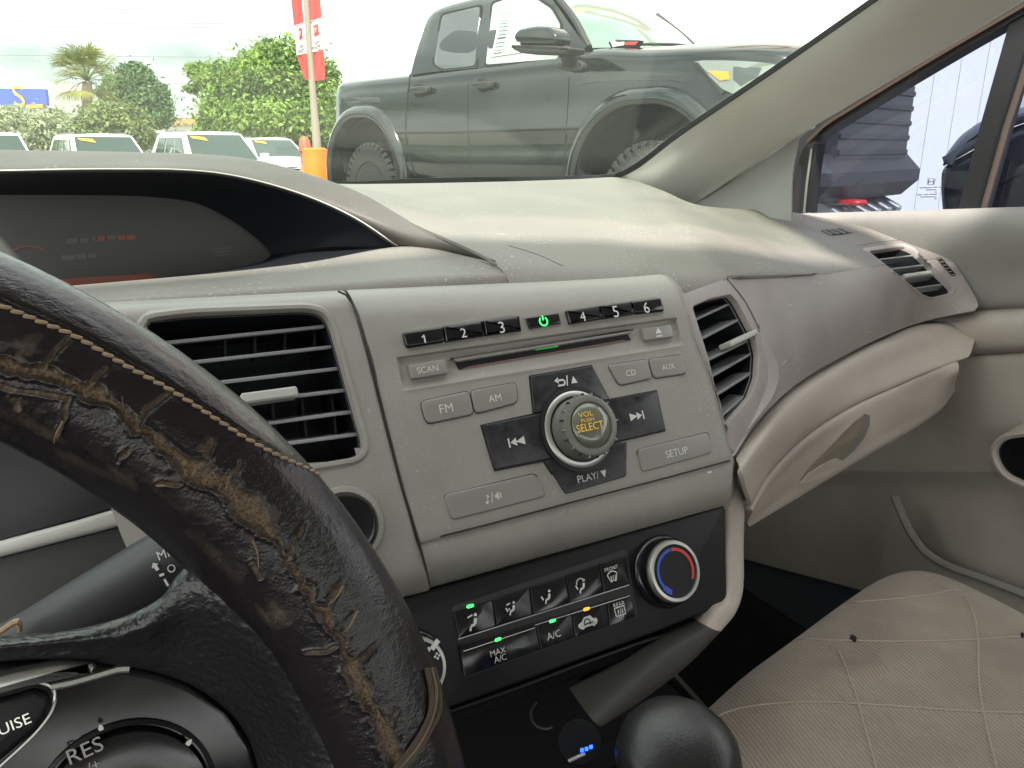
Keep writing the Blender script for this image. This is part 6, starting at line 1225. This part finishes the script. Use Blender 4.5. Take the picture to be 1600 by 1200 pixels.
# seams, handles, mirror
S0 = TSP(-.012)
def by_(z): return float(np.interp((z-.5)/(1.47-.5), zf, ys))
def seamline(pts, r=.006, y=0):
    P = []
    for a, b in cr(np.array(pts, float), 5): z = tl(a, b, 0)[1]; y = by_(z); P.append(T3(tl(a, b, y)[0], y, tl(a, b, y)[1]))
    V, F = tube_geo(P, r, 6); mk('door_gap', V, F, M['tseam'], truck)
seamline([(641, 116), (636, 160), (634, 205), (638, 240), (650, 275)], .009); seamline([(733, 106), (731, 150), (732, 210), (737, 276)], .005, .004); seamline([(890, 92), (889, 130), (886, 190), (882, 240), (880, 276)], .005, .004)
M['handle'] = M['tplastic']
for c in ((655, 141), (754, 133)):
    x, y = c; hnd = slab('door_handle', [(x-15, y+.5), (x-8, y-5), (x+8, y-7), (x+15, y-5), (x+15, y+3), (x+6, y+6), (x-6, y+6)], TSP(-.01), -.02, .03, .012, M['tplastic'], truck, rnd=.015)
    slab('handle_cup', [(x-9, y-9), (x+5, y-10), (x+7, y+10), (x-7, y+11)], TSP(.006), -.01, .006, .003, M['tseam'], truck, rnd=.04)
MPl = TSP(-.30)
slab('mirror_housing', [(800, 56), (808, 45), (832, 40), (856, 41), (866, 50), (869, 58), (866, 70), (806, 70)], MPl, -.16, .0, .03, M['tpaint'], truck, rnd=.05, seg=5)
slab('mirror_foot', [(797, 70), (866, 71), (892, 74), (886, 84), (850, 84), (813, 83), (800, 77)], MPl, -.17, .004, .02, M['tplastic'], truck, rnd=.03, seg=4); slab('mirror_lamp', [(799, 64), (812, 66), (812, 68.5), (799, 67.5)], MPl, -.05, .008, .003, M['lampg'], truck)
V, F = tube_geo([T3(*(lambda q_: (q_[0], -.2, q_[1]))(tl(884, 82, -.2))), T3(*(lambda q_: (q_[0], .05, q_[1]))(tl(893, 96, .05)))], [.05, .07], 10); mk('mirror_arm', V, F, M['tplastic'], truck)
slab('mirror_base', [(876, 100), (900, 92), (914, 100), (912, 110), (892, 112), (872, 106)], TSP(.0), -.05, .02, .01, M['tplastic'], truck, rnd=.03)
# bed moulding badge-like recesses over the arches, hood badge, lamps
decal_on('fender_recess', tbody, [(536, 160), (548, 152), (592, 152), (594, 160), (560, 161)], .004, M['chromed'], truck)
decal_on('fender_recess', tbody, [(904, 132), (928, 114), (965, 112), (1000, 112), (1035, 114), (1062, 117), (1080, 130), (1050, 126), (990, 125), (930, 128)], .004, M['chromed'], truck)
hb_ = slab('hood_scoop_badge', [(951, 66), (962, 62), (1000, 63), (993, 74), (957, 77)], TSP(.22), -.05, .01, .004, M['tplastic'], truck, rnd=.005)
slab('badge_red', [(977, 66), (998, 65), (993, 70), (976, 70)], TSP(.205), -.0, .004, 0, mat('badge_red', (.75, .06, .06), .4), hb_); slab('badge_lettering', [(954, 65), (960, 62), (964, 66), (976, 65), (975, 71), (966, 72), (958, 74)], TSP(.205), 0, .004, 0, M['white'], hb_)
hl = decal_on('headlight', tbody, [(1086, 97), (1100, 95), (1130, 95), (1160, 96), (1190, 98), (1212, 101), (1204, 118), (1176, 136), (1148, 148), (1130, 140), (1110, 120)], .012, mat('truck_lamp_glass', (.20, .22, .21), .1, coat=1), truck, .03)
if hl: decal_on('amber_lens', hl, [(1106, 111), (1138, 112), (1140, 124), (1126, 126)], .006, mat('amber_lens', (.9, .32, .03), .25, coat=.6), hl)
if hl: decal_on('lamp_reflector', hl, [(1146, 104), (1190, 106), (1184, 120), (1158, 134), (1146, 124)], .004, mat('lamp_dark', (.10, .11, .11), .2, metal=.6), hl); decal_on('lamp_rim', tbody, [(1084, 97), (1092, 98), (1134, 144), (1128, 148)], .014, M['tplastic'], truck)
# nose: grille and bumper standing in front
V, F = bbox_geo(T3(1.10, .98, .98), (.10, .66, .30), .05, np.stack([TF, TL_, ZV], 1)); gr_ = mk('grille', V, F, M['grille'], truck)
for k in range(5): V, F = bbox_geo(T3(1.205, .98, .78+.1*k), (.012, .6, .018), .005, np.stack([TF, TL_, ZV], 1)); mk('grille_bar', V, F, M['tplastic'], gr_)
V, F = bbox_geo(T3(1.08, .93, .62), (.20, .88, .15), .11, np.stack([TF, TL_, ZV], 1)); bmp = mk('front_bumper', V, F, M['tplastic'], truck)
for k in range(6): V, F = bbox_geo(T3(1.13-.0*k, .45+.2*k, .40), (.13, .035, .06), .01, np.stack([unit(TF-ZV*.5), TL_, np.cross(unit(TF-ZV*.5), TL_)], 1)); mk('skid_bar', V, F, M['silver'], bmp)
V, F = tube_geo(cr([T3(1.20, .5, .47), T3(1.32, .5, .47), T3(1.34, .56, .47), T3(1.20, .62, .47), T3(1.20, .62, .47)], 4), .018, 8); mk('tow_hook', V, F, mat('hook_red', (.6, .03, .03), .4), bmp)
V, F = bbox_geo(T3(-4.12, .95, .62), (.10, .85, .10), .04, np.stack([TF, TL_, ZV], 1)); mk('rear_bumper', V, F, M['tplastic'], truck)
V, F = bbox_geo(T3(-1.75, .95, .50), (1.9, .82, .10), .04, np.stack([TF, TL_, ZV], 1)); mk('underbody', V, F, M['grille'], truck)
